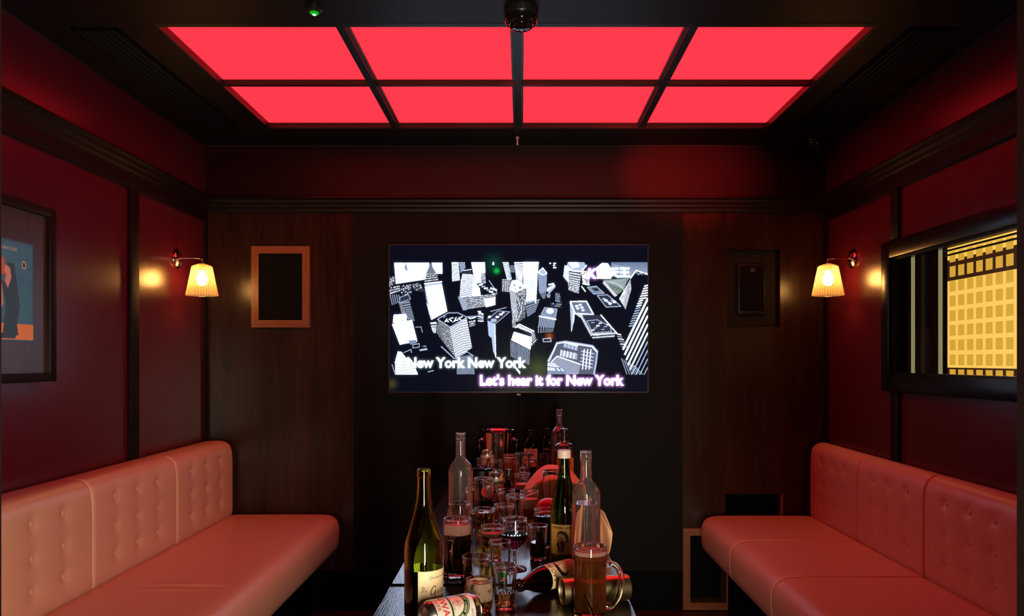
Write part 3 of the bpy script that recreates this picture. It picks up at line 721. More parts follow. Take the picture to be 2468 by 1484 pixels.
boxes('inner_rim', [(-.618, -.6155, -.0455, -.038, -.352, .352), (.6155, .618, -.0455, -.038, -.352, .352), (-.618, .618, -.0455, -.038, .3495, .352), (-.618, .618, -.0455, -.038, -.352, -.3495)], mat('bezel_edge', (.10, .05, .045), .3), tv)
ink_mesh('screen', tv_picture(), lambda U, V: (-.617+1.234*U, -.040+0*U, .351-.702*V), 'screen', tv)
boxes('maker_mark', [(-.009, .009, -.0475, -.046, -.366, -.358)], mat('maker_mark_grey', (.25, .25, .27), .4), tv)

# ---------------------------------------------------------------- wall lamps
def sconce(side, lab):
    wx = XL if side < 0 else XR; s = -side
    t = thing('wall_lamp', lab, 'wall lamp', (wx, 3.52, 1.651), group='ribbed glass wall lamps')
    bm = lathe_bm([(0, .0005), (.044, .0005), (.044, .004), (.038, .012), (.022, .019), (.012, .022), (0, .022)], 40)
    bmesh.ops.rotate(bm, cent=(0, 0, 0), matrix=Matrix.Rotation(PI/2*s, 3, 'Y'), verts=bm.verts)
    finish(bm, 'wall_plate', 'chrome', t)
    ax = .112*s
    finish(tube_bm(curve([(.018*s, 0, .004), (.06*s, 0, .004), (.100*s, 0, .004), (ax, 0, -.004), (ax, 0, -.022)], 8), .0045, 12), 'arm', 'chrome', t)
    lathe('lamp_holder', [(0, -.018), (.010, -.018), (.014, -.026), (.016, -.050), (0, -.050)], 'wire', t, 24, loc=(ax, 0, 0))
    sh = lathe('lamp_shade', [(.010, -.018), (.043, -.032), (.068, -.158), (.0665, -.158), (.0415, -.0335), (.010, -.0195)], 'shade', t, 180, loc=(ax, 0, 0), rib=(36, .010), angle=60)
    lathe('shade_rim', [(.0672, -.1575), (.0692, -.159), (.0685, -.1605), (.0660, -.1605), (.0655, -.158)], 'shade', t, 90, loc=(ax, 0, 0))
    lathe('bulb', [(0, -.050), (.009, -.050), (.013, -.064), (.0215, -.080), (.0235, -.093), (.019, -.108), (.009, -.116), (0, -.118)], 'bulb', t, 28, loc=(ax, 0, 0))
sconce(-1, 'wall lamp with ribbed glass shade and chrome arm on the left red wall')
sconce(1, 'wall lamp with ribbed glass shade beside the yellow window on the right wall')

# ---------------------------------------------------------------- framed picture on the left wall
pt = thing('framed_picture', 'dark wooden box frame with a blue poster on the left wall', 'picture', (XL, 2.164, 1.410))
def yz(name, lst, m, **k): return boxes(name, lst, m, pt, **k)
yz('frame', [(.0005, .045, .343, .370, -.271, .271), (.0005, .045, -.370, -.343, -.271, .271), (.0005, .045, -.343, .343, .244, .271), (.0005, .045, -.343, .343, -.271, -.244)], 'trimwood', bev=.0015)
for a, b in ((.336, .3425), (-.3425, -.336)): yz('frame_lip', [(.0315, .043, a, b, -.2435, .2435)], 'panelwood')
yz('back_board', [(.0005, .031, -.3428, .3428, -.2438, .2438)], 'boardwood')
def poster_img():
    B, D, O, Pk = (.045, .23, .36), (.025, .085, .125), (.86, .36, .09), (.74, .40, .31)
    c = Canvas(300, 192, B, 150, 96, 2)
    rs = np.random.RandomState(3); n = blur(rs.rand(384, 600).astype(np.float32), 6); n = (n-n.mean())/n.std()
    c.a *= (1+.10*n)[..., None]
    c.poly([(0, 79), (150, 79), (150, 94), (0, 94)], O); c.poly([(30, 20), (108, 18), (110, 34), (30, 34)], (.62, .16, .10))
    c.poly([(40, 36), (104, 34), (107, 60), (98, 78), (84, 50), (60, 46)], Pk)
    c.poly([(104, 40), (126, 40), (130, 62), (126, 80), (128, 90), (106, 90), (110, 60)], D)
    c.poly([(112, 22), (122, 22), (126, 40), (112, 46)], D); c.poly([(110, 24), (116, 27), (118, 36), (113, 46), (109, 40), (111, 33), (108, 30)], Pk)
    c.poly([(60, 50), (84, 52), (98, 80), (95, 90), (60, 90)], D); c.poly([(104, 88), (124, 88), (124, 93), (104, 93)], D)
    c.ell(136, 22, 3.2, 4.2, (.6, .55, .5)); c.ell(136, 22, 1.7, 2.6, (.02, .02, .03))
    c.text('PEARLUNA LINE', 126, 10, 4.2, (.55, .55, .50), .01, align='RIGHT', sx=1.15)
    return c.done()
ink_mesh('poster', poster_img(), lambda U, V: (.0318+0*U, -.221+.490*U, .148-.297*V), 'poster', pt)

# ---------------------------------------------------------------- window in the right wall
w1 = boxes('window_1', [(XR-.022, XR+.05, 3.135, 3.203, 1.083, 1.673), (XR-.022, XR+.05, 1.83, 1.90, 1.083, 1.673), (XR-.022, XR+.05, 1.90, 3.135, 1.607, 1.673), (XR-.022, XR+.05, 1.90, 3.135, 1.083, 1.148)], 'windowframe', bev=.004)
struct(w1)
boxes('inner_frame', [(XR-.010, XR+.02, 3.108, 3.134, 1.149, 1.606), (XR-.010, XR+.02, 1.901, 3.108, 1.596, 1.606), (XR-.010, XR+.02, 1.901, 3.108, 1.149, 1.157)], 'windowframe', w1)
boxes('window_box', [(XR+.05, XR+.19, 1.80, 3.20, 1.04, 1.06), (XR+.05, XR+.19, 1.80, 3.20, 1.70, 1.72), (XR+.05, XR+.19, 3.20, 3.22, 1.04, 1.72), (XR+.05, XR+.19, 1.78, 1.80, 1.04, 1.72), (XR+.19, XR+.20, 1.78, 3.22, 1.04, 1.72)], 'dark', w1)
boxes('lattice_screen', [(1.60, 1.606, 1.81, 2.985, 1.07, 1.69)], 'lattice', w1, label='lit yellow screen with a grid of amber squares')
boxes('dark_shutter', [(1.575, 1.58, 2.99, 3.19, 1.07, 1.69)], 'black', w1)
for y in (3.03, 2.832): boxes('glow_strip', [(1.490, 1.496, y-.009, y+.009, 1.149, 1.606)], 'glowedge', w1, label='pale edge of the sliding pane, given its own glow')
boxes('dark_pane', [(1.512, 1.515, 2.86, 3.12, 1.149, 1.606)], mat('tinted_pane', (.008, .008, .004), .08, spec=.06), w1)
for z in (1.590, 1.574): boxes('glazing_bar', [(1.500, 1.506, 1.901, 2.82, z-.003, z+.003)], 'windowframe', w1)
boxes('glass_pane', [(1.482, 1.486, 1.905, 3.105, 1.158, 1.595)], 'glass', w1)

# ---------------------------------------------------------------- benches
def cushion(name, parent, m, y0, y1, prof, xf, rend=.014, dimples=(), folds=(), nv=44, label=None):
    # an upholstered pad: profile (n outwards from the wall, z) swept along Y with rounded ends; xf maps n to x
    pr = curve([(n, 0, z) for n, z in prof], 6); pr = [(p.x, p.z) for p in pr]
    # resample evenly
    d = [0]
    for a, b in zip(pr, pr[1:]): d.append(d[-1]+math.hypot(b[0]-a[0], b[1]-a[1]))
    rs = []
    for k in range(nv+1):
        t = d[-1]*k/nv; i = max(j for j in range(len(d)-1) if d[j] <= t+1e-9)
        f = (t-d[i])/max(d[i+1]-d[i], 1e-9); rs.append((pr[i][0]*(1-f)+pr[i+1][0]*f, pr[i][1]*(1-f)+pr[i+1][1]*f))
    nm = []
    for k in range(nv+1):
        a, b = rs[max(k-1, 0)], rs[min(k+1, nv)]; tx, tz = b[0]-a[0], b[1]-a[1]; L = math.hypot(tx, tz); nm.append((tz/L, -tx/L))
    cx = sum(p[0] for p in rs)/len(rs); cz_ = sum(p[1] for p in rs)/len(rs)
    mid = nv//2
    if (rs[mid][0]-cx)*nm[mid][0]+(rs[mid][1]-cz_)*nm[mid][1] < 0: nm = [(-a, -b) for a, b in nm]
    ys = [y0+rend*(1-math.cos(a)) for a in np.linspace(0, PI/2, 6)]
    n = max(8, int((y1-y0-2*rend)/.014)); ys += [y0+rend+(y1-y0-2*rend)*k/n for k in range(1, n)]
    ys += [y1-rend*(1-math.cos(a)) for a in np.linspace(PI/2, 0, 6)]
    bm = bmesh.new(); G = []
    for y in ys:
        e = min(y-y0, y1-y); ins = rend-math.sqrt(max(rend*rend-(rend-e)**2, 0)) if e < rend else 0
        row = []
        for k in range(nv+1):
            o = -ins; pn, pz = rs[k]
            for (dy, dz) in dimples:
                q = (y-dy)**2+(pz-dz)**2
                if nm[k][0] > .7: o -= .0095*math.exp(-q/(2*.009**2)) + .0055*math.exp(-q/(2*.026**2))
            for (fy, fx, w_, h_, ln) in folds:
                if nm[k][1] > .7: o += h_*math.exp(-((y-fy-.25*(pn-fx)**2)/w_)**2)*math.exp(-((pn-fx)/ln)**2)
            row.append(bm.verts.new((xf(pn+o*nm[k][0]), y, pz+o*nm[k][1])))
        G.append(row)
    for a, b in zip(G, G[1:]):
        for k in range(nv): bm.faces.new((a[k], a[k+1], b[k+1], b[k]))
        bm.faces.new((a[nv], a[0], b[0], b[nv]))
    bm.faces.new(G[0]); bm.faces.new(G[-1])
    return finish(bm, name, m, parent, angle=70, label=label)
def bench(side, lab, back_seams, seat_seams, t_back, x_front, zs, ztop):
    wx = XL if side < 0 else XR; s = -side
    root = thing('bench', lab, 'bench', (wx, 3.0, 0))
    xf = lambda n: s*n
    mat_l = 'leather'; off = 3.0
    bz0 = zs-.015
    bprof = [(.012, bz0), (t_back-.05, bz0), (t_back-.02, bz0+.001), (t_back-.004, bz0+.012), (t_back, bz0+.04), (t_back, bz0+.11), (t_back, ztop-.16), (t_back-.001, ztop-.085), (t_back-.006, ztop-.040), (t_back-.020, ztop-.015), (t_back-.045, ztop-.002), (t_back*.45, ztop), (.014, ztop-.004), (.012, ztop-.012)]
    btn = None
    for a, b in zip(back_seams, back_seams[1:]):
        cyy = (a+b)/2; dim = [(cyy+k*.157*(abs(b-a)/.62)-off, z) for k in (-1, 0, 1) for z in (zs+.080, zs+.172, zs+.270)]
        bk = cushion('backrest', root, mat_l, min(a, b)-off+.0005, max(a, b)-off-.0005, bprof, xf, .013, dim)
        for (dy, dz) in dim:
            if btn is None:
                bm = lathe_bm([(0, .0035), (.005, .0028), (.0085, .0008), (.0088, -.002), (0, -.002)], 18)
                btn = finish(bm, 'button', mat_l, bk, (s*(t_back-.0105), dy, dz), (0, PI/2*s, 0))
            else:
                q = btn.copy(); C.objects.link(q); q.parent = bk; q.location = (s*(t_back-.0105), dy, dz)
    xfn = abs(x_front-wx); th = .188
    sprof = [(.02, zs-th), (xfn*.5, zs-th), (xfn-.16, zs-th), (xfn-.095, zs-th), (xfn-.056, zs-th+.001), (xfn-.028, zs-th+.010), (xfn-.010, zs-th+.032), (xfn-.002, zs-th+.062), (xfn, zs-.065), (xfn-.006, zs-.038), (xfn-.022, zs-.015), (xfn-.050, zs-.003), (xfn-.085, zs), (xfn-.15, zs+.001), (xfn*.5, zs+.001), (t_back+.06, zs), (t_back+.01, zs-.001), (.02, zs-.018)]
    folds = [(2.60-3.0, .415, .010, .0055, .11), (2.545-3.0, .40, .009, .005, .10), (2.575-3.0, .41, .012, -.004, .12)] if side < 0 else []
    for a, b in zip(seat_seams, seat_seams[1:]):
        cushion('seat', root, mat_l, min(a, b)-off+.0005, max(a, b)-off-.0005, sprof, xf, .012 if side > 0 else .022, (), folds, 60)
    boxes('plinth', [(min(s*.005, s*(xfn-.13)), max(s*.005, s*(xfn-.13)), min(seat_seams)-off+.02, max(seat_seams)-off-.01, 0.0, zs-th-.002)], 'dark', root)
    boxes('back_board', [(min(s*.001, s*.011), max(s*.001, s*.011), min(seat_seams)-off+.005, max(seat_seams)-off-.005, zs-th+.02, ztop-.02)], 'dark', root)
    return root
bench(-1, 'long salmon leather bench with buttoned back along the left wall', [3.805, 3.185, 2.562, 1.94, 1.32], [3.805, 1.32], .148, -.863, .472, .822)
bench(1, 'red-lit leather bench of seamed seats along the right wall', [3.795, 3.262, 2.722, 2.195, 1.66, 1.13], [3.795, 3.262, 2.722, 2.195, 1.66, 1.13], .094, .855, .466, .815)

# ---------------------------------------------------------------- tables
def table(lab, y0, y1):
    cy_ = (y0+y1)/2; h = (y1-y0)/2; root = thing('table', lab, 'table', (-.034, cy_, 0), group='narrow dark tables')
    bm = bmesh.new(); box(bm, -.272, .272, -h, h, ZT-.038, ZT)
    es = [e for e in bm.edges if abs(abs(e.verts[0].co.y)-h) < 1e-6 and abs(e.verts[0].co.x-e.verts[1].co.x) > .1 and e.verts[0].co.z > ZT-.01]
    bmesh.ops.bevel(bm, geom=es, offset=.008, segments=3, affect='EDGES')
    finish(bm, 'tabletop', 'table', root, angle=30)
    boxes('apron', [(-.22, .22, -h+.08, h-.08, ZT-.10, ZT-.039)], 'black', root)
    for sx in (-1, 1):
        for sy in (-1, 1):
            boxes('leg', [(sx*.20-.025, sx*.20+.025, sy*(h-.12)-.025, sy*(h-.12)+.025, 0, ZT-.101)], 'black', root)
table('dark glossy wooden table reaching to the camera, holding the fallen can', 1.36, 1.866)
table('long dark wooden table under the screen, crowded with glasses and bottles', 1.876, 3.765)

# ================================================================ THINGS ON THE TABLE
Z0 = ZT + .0004
def at(x, y): return (x, y, Z0)
def tumbler_profile(D, H, taper, wall, base):
    R = D/2; r0 = R*taper
    return [(r0-.0025, 0), (r0-.0008, .0008), (r0, .003)] + [(r0+(R-r0)*f, .003+(H-.003)*f) for f in (.15, .35, .6, .8, 1)]
def radius_at(prof, z):
    for (r0, a), (r1, b) in zip(prof, prof[1:]):
        if a <= z <= b and b > a: return r0+(r1-r0)*(z-a)/(b-a)
    return prof[-1][0]
def liquid(root, prof, wall, z0, z1, m, name, over=.55):
    zs = np.linspace(z0, z1, 7); pts = [(0, z0)] + [(radius_at(prof, z)-wall*over, z) for z in zs] + [(0, z1)]
    pts[1] = (pts[1][0]-.001, pts[1][1])
    return lathe(name, pts, m, root, 48)
def print_block(root, prof, phi, z0, z1, w):
    R = radius_at(prof, (z0+z1)/2)+.0003
    bm = bmesh.new(); n = 12; v = []
    for i in range(n+1):
        a = phi+(i/n-.5)*w/R; sl = .18*(i/n-.5)*(z1-z0)
        v.append([bm.verts.new((radius_at(prof, z)*math.sin(a)*1.012, -radius_at(prof, z)*math.cos(a)*1.012, z-sl)) for z in (z0, z1)])
    for a, b in zip(v, v[1:]): bm.faces.new((a[0], b[0], b[1], a[1]))
    finish(bm, 'printed_mark', 'glassprint', root, label='black printed block on the glass')
    bm = bmesh.new(); h = z1-z0
    for k in range(4):
        for q, (fa, fb) in enumerate(((.06, .09), (.16, .19))):
            a0 = phi+(.10+.2*k+fa-.5)*w/R; a1 = phi+(.10+.2*k+fb-.5)*w/R
            vs = [bm.verts.new((R*1.016*math.sin(a), -R*1.016*math.cos(a), z)) for a, z in ((a0, z0+.25*h), (a1, z0+.25*h), (a1, z0+.75*h), (a0, z0+.75*h))]; bm.faces.new(vs)
    finish(bm, 'printed_letters', 'goldprint', root, label='pale gold letters on the black block')
def tumbler(lab, x, y, D, H, taper=.84, wall=.0026, base=.008, fill=None, foam=None, mark=None, group='drinking glasses', nm='tumbler', rot=0):
    root = thing(nm, lab, 'glass', at(x, y), (0, 0, rot), group)
    pr = tumbler_profile(D, H, taper, wall, base)
    lathe('glass_body', shell(pr, wall, base), 'glass', root, 56)
    if fill: liquid(root, pr, wall, base-.0006, fill[0], fill[1], 'drink')
    if foam: liquid(root, pr, wall, foam[0], foam[1], 'foam', 'foam', .6)
    if mark: print_block(root, pr, *mark)
    return root
def mug(lab, x, y, D, H, ang, fill=None, foam=None, hz=(.0175, .102), reach=.031):
    root = thing('beer_mug', lab, 'beer mug', at(x, y), (0, 0, ang), 'handled beer mugs')
    R = D/2; wall, base = .0042, .014
    pr = [(R-.004, 0), (R-.001, .001), (R, .004)] + [(R-.0015, .02), (R-.001, .05), (R-.0006, H*.6), (R, H-.002), (R-.0006, H)]
    lathe('glass_body', shell(pr, wall, base), 'glass', root, 56)
    if fill: liquid(root, pr, wall, base-.0008, fill[0], fill[1], 'beer')
    if foam: liquid(root, pr, wall, foam[0], foam[1], 'foam', 'foam', .6)
    z0, z1 = hz
    path = curve([(R-.002, 0, z1), (R+.012, 0, z1+.002), (R+reach-.008, 0, z1-.006), (R+reach-.001, 0, z1-.022), (R+reach-.002, 0, (z0+z1)/2), (R+reach-.006, 0, z0+.022), (R+reach-.016, 0, z0+.006), (R+.008, 0, z0), (R-.002, 0, z0+.002)], 6)
    finish(tube_bm(path, [.0075]*4 + [.0062]*(len(path)-8) + [.0075]*4, 14, flat=1.25), 'handle', 'glass', root)
    return root
def wineglass(lab, x, y, sc=1, wine=None, group='stemmed wine glasses'):
    root = thing('wine_glass', lab, 'wine glass', at(x, y), (0, 0, 0), group)
    H = .1275*sc; outer = [(.0295, 0), (.031, .001), (.0305, .0022), (.020, .004), (.008, .008), (.0042, .016), (.0036, .030), (.0040, .046), (.0065, .052), (.014, .057), (.0235, .066), (.0315, .078), (.0355, .090), (.0358, .098), (.0345, .110), (.0318, .122), (.0310, .1275)]
    outer = [(r*sc, z*sc) for r, z in outer]; wall = .0013
    inner = [(r-wall, z) for r, z in outer if z > .0565*sc]
    rc = outer[-1][0]-wall*.5
    prof = [(0, .0012)] + outer[:-1] + [(rc+.0012*math.cos(a), H+.0012*math.sin(a)) for a in np.linspace(-.4, PI+.4, 11)] + inner[:-1][::-1] + [(0, .0555*sc)]
    lathe('glass_body', prof, 'glass', root, 56)
    if wine:
        zs = np.linspace(.0565*sc, wine[0], 9); pts = [(0, .0552*sc)] + [(radius_at(outer, z)-wall*.55, z) for z in zs] + [(0, wine[0])]
        lathe('wine', pts, wine[1], root, 48)
    return root
def bottle(nm, lab, x, y, outer, m, wall=.0026, base=.006, rot=0, group=None, loc=None, reuler=None):
    root = thing(nm, lab, 'bottle', loc or at(x, y), reuler or (0, 0, rot), group)
    lathe('glass_body', shell(outer, wall, base), m, root, 56)
    return root

# --- the wine bottle in front, its label and dregs
WB = [(.033, 0), (.0385, .002), (.040, .007), (.040, .132), (.0394, .145), (.0365, .160), (.0298, .180), (.0212, .212), (.0152, .240), (.0136, .262), (.0131, .283), (.0131, .287), (.0146, .288), (.0146, .295), (.0136, .296), (.0136, .302)]
t = bottle('wine_bottle', 'open green wine bottle with cream label at the front left of the table', -.2015, 1.648, WB, 'greenglass', .003, .010)
liquid(t, WB, .003, .0095, .100, 'redwine', 'wine')
def wine_label():
    c = Canvas(260, 270, (.83, .66, .40), 260, 270, 2); K = (.012, .010, .012)
    X = lambda pts: [(x-62, y) for x, y in pts]
    c.text('Domaine Saint', 66, 56, 25, K, .004, .25, -.05)
    c.line(X([(90, 128), (84, 112), (92, 104), (100, 112), (94, 124), (84, 138), (76, 140), (88, 136), (98, 138)]), 3, K); c.text('a', 37, 138, 26, K, .004, .25)
    c.line(X([(170, 118), (165, 104), (154, 106), (142, 126), (136, 150), (142, 164), (156, 158), (166, 140), (169, 132)]), 5, K)
    c.line(X([(169, 134), (165, 170), (160, 205), (148, 228), (136, 226), (134, 210), (146, 192), (164, 176)]), 4.5, K)
    c.text('aloche', 112, 158, 50, K, .004, .28, -.06, sx=.92)
    c.text('Beaujolais', 104, 206, 36, K, .004, .28, -.05, sx=.92)
    c.text('Appellation Beaujolais', 68, 236, 15, K, .003, .25, -.06)
    c.text('Saint Véran', 112, 259, 15, K, .003, .25, -.06)
    return c.done()
ink_mesh('label', wine_label(), around(.0404, .021, .101, .092, .97), 'label', t, 'cream label with handwritten black lettering')

# --- clear bottles
def CB(H): 
    k = H/.30
    return [(r, z*k) for r, z in [(.030, 0), (.0345, .002), (.036, .008), (.036, .182), (.0364, .190), (.0360, .197), (.0342, .205), (.0300, .2135), (.0235, .2205), (.0178, .2265), (.0150, .234), (.0141, .242), (.0136, .270), (.0136, .2745), (.0150, .2755), (.0150, .281), (.0142, .283), (.0150, .285), (.0150, .297), (.0140, .300)]]
t = bottle('water_bottle', 'clear glass bottle two thirds full of water beside the green sake bottle', .162, 1.99, CB(.30), 'mistglass', .0028, .007, group='clear glass bottles')
liquid(t, CB(.30), .0028, .0065, .172, 'water', 'water')
bottle('water_bottle', 'empty clear glass bottle at the left edge of the table', -.1774, 2.333, CB(.3135), 'mistglass', .0028, .007, group='clear glass bottles')
bottle('water_bottle', 'farthest clear glass bottle, behind the whisky near the wall', .1688, 3.53, CB(.307), 'mistglass', .0028, .007, group='clear glass bottles')

# --- sake bottle
SB = [(.031, 0), (.0352, .002), (.036, .006), (.036, .128), (.0352, .142), (.0325, .156), (.029, .173), (.0245, .1925), (.0195, .212), (.0165, .227), (.0150, .248), (.0143, .274), (.0143, .284)]
t = bottle('sake_bottle', 'tall green sake bottle with orange label of a weeping man', .1116, 2.065, SB, 'sakeglass', .0026, .007)
liquid(t, SB, .0026, .0065, .226, mat('sake', (.95, .97, .86), 0, trans=1, ior=1.34), 'sake')
lathe('cap', [(.0144, .2745), (.0172, .2748), (.0178, .277), (.0178, .281), (.0170, .2835), (.0178, .286), (.0178, .293), (.0165, .2955), (0, .296)], 'whitecap', t, 48, label='white screw cap')
def sake_label():
    c = Canvas(210, 235, (.83, .40, .085), 210, 235, 2); K = (.008, .008, .010); T = (.84, .46, .16)
    c.text('WEEPING SAKE', 98, 33, 27, K, .022, align='CENTER', sx=.80)
    sk = [(62, 84), (66, 64), (84, 50), (108, 48), (130, 60), (144, 84), (146, 110), (138, 132), (126, 140), (128, 112), (122, 90), (106, 74), (84, 68), (72, 76), (70, 96), (64, 100)]
    c.poly([(64, 90), (74, 72), (100, 70), (124, 90), (128, 120), (116, 146), (98, 158), (80, 152), (66, 124)], T); c.poly(sk, K)
    c.ell(130, 118, 7, 11, T); c.line([(126, 108), (136, 112), (134, 126), (126, 128)], 2, K)
    for p in ([(84, 82), (96, 80)], [(100, 78), (110, 84)], [(70, 112), (82, 92)], [(78, 116), (88, 94)], [(86, 118), (94, 98)], [(100, 104), (118, 106)], [(98, 112), (114, 116)], [(88, 122), (84, 136), (92, 138)], [(82, 142), (96, 144)], [(64, 124), (74, 146)], [(124, 128), (112, 150)]): c.line(p, 2.2, K)
    c.poly([(82, 136), (98, 134), (97, 140), (84, 142)], (.45, .05, .04))
    c.poly([(66, 118), (74, 120), (76, 146), (82, 172), (82, 204), (70, 210), (58, 204), (72, 194), (66, 176), (58, 160), (66, 142)], K)
    c.poly([(98, 130), (104, 120), (112, 142), (118, 170), (112, 186), (112, 206), (128, 212), (104, 216), (94, 208), (94, 176), (98, 152)], K)
    for p in ([(40, 118), (58, 116)], [(134, 132), (176, 146)], [(40, 160), (56, 168)], [(118, 176), (150, 188)], [(42, 184), (60, 192)], [(112, 206), (148, 222)], [(118, 148), (128, 134)]): c.line(p, 2.4, K)
    c.line([(98, 186), (98, 166), (102, 160), (104, 184)], 2, T); c.line([(72, 200), (62, 204)], 2.4, T); c.line([(106, 204), (116, 208)], 2.4, T)
    return c.done()
ink_mesh('label', sake_label(), around(.0364, .032, .108, .074, -.16), 'label', t, 'orange label with a drawn weeping man')
def sake_strip():
    c = Canvas(210, 44, (.012, .010, .008), 210, 44, 2)
    c.text('MADE BY BAO & KONISHI SHUZO', 105, 17, 11, (.55, .45, .25), .006, align='CENTER'); c.text('ALC. 15% 720ML JAPAN', 105, 34, 9, (.45, .35, .2), .004, align='CENTER')
    return c.done()
ink_mesh('label_strip', sake_strip(), around(.0364, .017, .032, .074, -.16), 'label', t, 'black strip below the orange label')

# --- brown beer bottles
BB = [(.0245, 0), (.0292, .002), (.0305, .006), (.0305, .126), (.0300, .136), (.0272, .152), (.0215, .168), (.0162, .180), (.0136, .190), (.0130, .200), (.0146, .202), (.0146, .209), (.0136, .211)]
def bao_label():
    c = Canvas(200, 160, (.86, .62, .36), 200, 160, 2); K = (.012, .008, .008); T = (.80, .52, .30)
    c.text('BAO Beer', 100, 30, 31, K, .008, .12, align='CENTER', sx=.95)
    c.poly([(52, 70), (58, 52), (84, 42), (112, 42), (136, 52), (144, 66), (130, 62), (122, 54), (116, 62), (104, 58), (82, 60), (70, 68), (64, 84), (72, 92), (66, 96), (52, 84)], K)
    c.line([(64, 90), (70, 108), (88, 120)], 2.2, K); c.line([(112, 62), (122, 80), (118, 100)], 2.2, K)
    for p in ([(84, 80), (100, 82)], [(86, 86), (98, 88)], [(104, 94), (112, 92), (110, 102)], [(92, 106), (104, 110)]): c.line(p, 1.8, K)
    c.poly([(72, 104), (92, 112), (114, 112), (120, 122), (108, 134), (84, 130), (66, 118)], (.85, .33, .03)); c.line([(72, 104), (92, 112), (114, 112), (120, 122), (108, 134), (84, 130), (66, 118)], 2, K, True)
    c.line([(120, 118), (136, 106), (142, 96), (150, 104), (146, 116), (134, 124)], 2, K); c.line([(62, 100), (48, 104), (42, 124), (60, 146), (96, 152), (128, 142), (136, 126)], 2, K); c.line([(66, 118), (54, 112), (50, 120)], 2, K)
    return c.done()
BAO = bao_label()
t = bottle('beer_bottle', 'brown beer bottle with peach label standing at the back of the table', .043, 3.589, BB, 'brownglass', .0026, .006, group='brown beer bottles')
ink_mesh('label', BAO, around(.0309, .050, .130, .080, 0), 'label', t, 'peach paper label')
lathe('beer', [(0, .0058)] + [(.0290, z) for z in (.007, .05, .085)] + [(0, .085)], 'stout', t, 32)
t = bottle('beer_bottle', 'dark beer bottle against the back wall beside the peach-labelled one', .1207, 3.678, BB, 'brownglass', .0026, .006, group='brown beer bottles')
lathe('beer', [(0, .0058)] + [(.0290, z) for z in (.007, .06, .12)] + [(0, .12)], 'stout', t, 32)
c = Canvas(90, 36, (.010, .006, .005), 90, 36, 2); c.text('BAO', 45, 26, 26, (.55, .45, .33), .01, align='CENTER')
ink_mesh('label', c.done(), around(.0309, .112, .126, .036, -.1), 'label', t, 'dark label with pale letters')
d = Vector((.735, .678, 0)).normalized(); bx = Vector((-.006, 1.757, Z0+.0309))
M3 = Matrix((( -d.x, 0, 0), (0, 0, 0), (0, 0, 0)))
zax = -d; xax = Vector((0, 0, 1)).cross(zax).normalized(); yax = zax.cross(xax)
rotm = Matrix((xax, yax, zax)).transposed().to_euler()
basep = bx + d*.211
t = bottle('beer_bottle', 'brown beer bottle lying on its side with a peach label', 0, 0, BB, 'brownglass', .0026, .006, group='brown beer bottles', loc=tuple(basep), reuler=tuple(rotm))
ink_mesh('label', BAO, around(.0309, .044, .134, .098, PI-.62), 'label', t, 'peach label drawn with a man biting a bun')
lathe('beer', [(0, .0058)] + [(.0284, z) for z in (.008, .06, .11)] + [(0, .11)], 'stout', t, 32)

# --- whisky
WK = [(.034, 0), (.0380, .002), (.039, .006), (.039, .185), (.0382, .195), (.034, .204), (.024, .210), (.0165, .213), (.0145, .218), (.0140, .226)]
t = bottle('whisky_bottle', 'amber whisky bottle with black stopper and orange label behind the sake', .165, 3.05, WK, 'glass', .003, .010)
liquid(t, WK, .003, .0095, .178, 'whisky', 'whisky')
lathe('collar', [(.0146, .2135), (.0158, .214), (.0158, .240), (.0146, .241), (0, .241)], 'blackplastic', t, 36)
lathe('neck_band', [(.0159, .2145), (.0172, .2150), (.0172, .2185), (.0159, .219)], 'copper', t, 36)
lathe('stopper', [(0, .2415), (.0150, .2415), (.0150, .247), (.0165, .2475), (.0170, .250), (.0170, .262), (.0160, .264), (0, .264)], 'blackplastic', t, 36)
c = Canvas(120, 86, (.82, .16, .035), 120, 86, 2)
c.text('ORANGE', 60, 30, 17, (.02, .01, .01), .004, align='CENTER'); c.line([(30, 58), (90, 58)], 1.5, (.1, .02, .02)); c.line([(40, 68), (80, 68)], 1.5, (.1, .02, .02))
ink_mesh('label', c.done(), around(.0394, .090, .157, .078, .12), 'label', t, 'orange paper label')

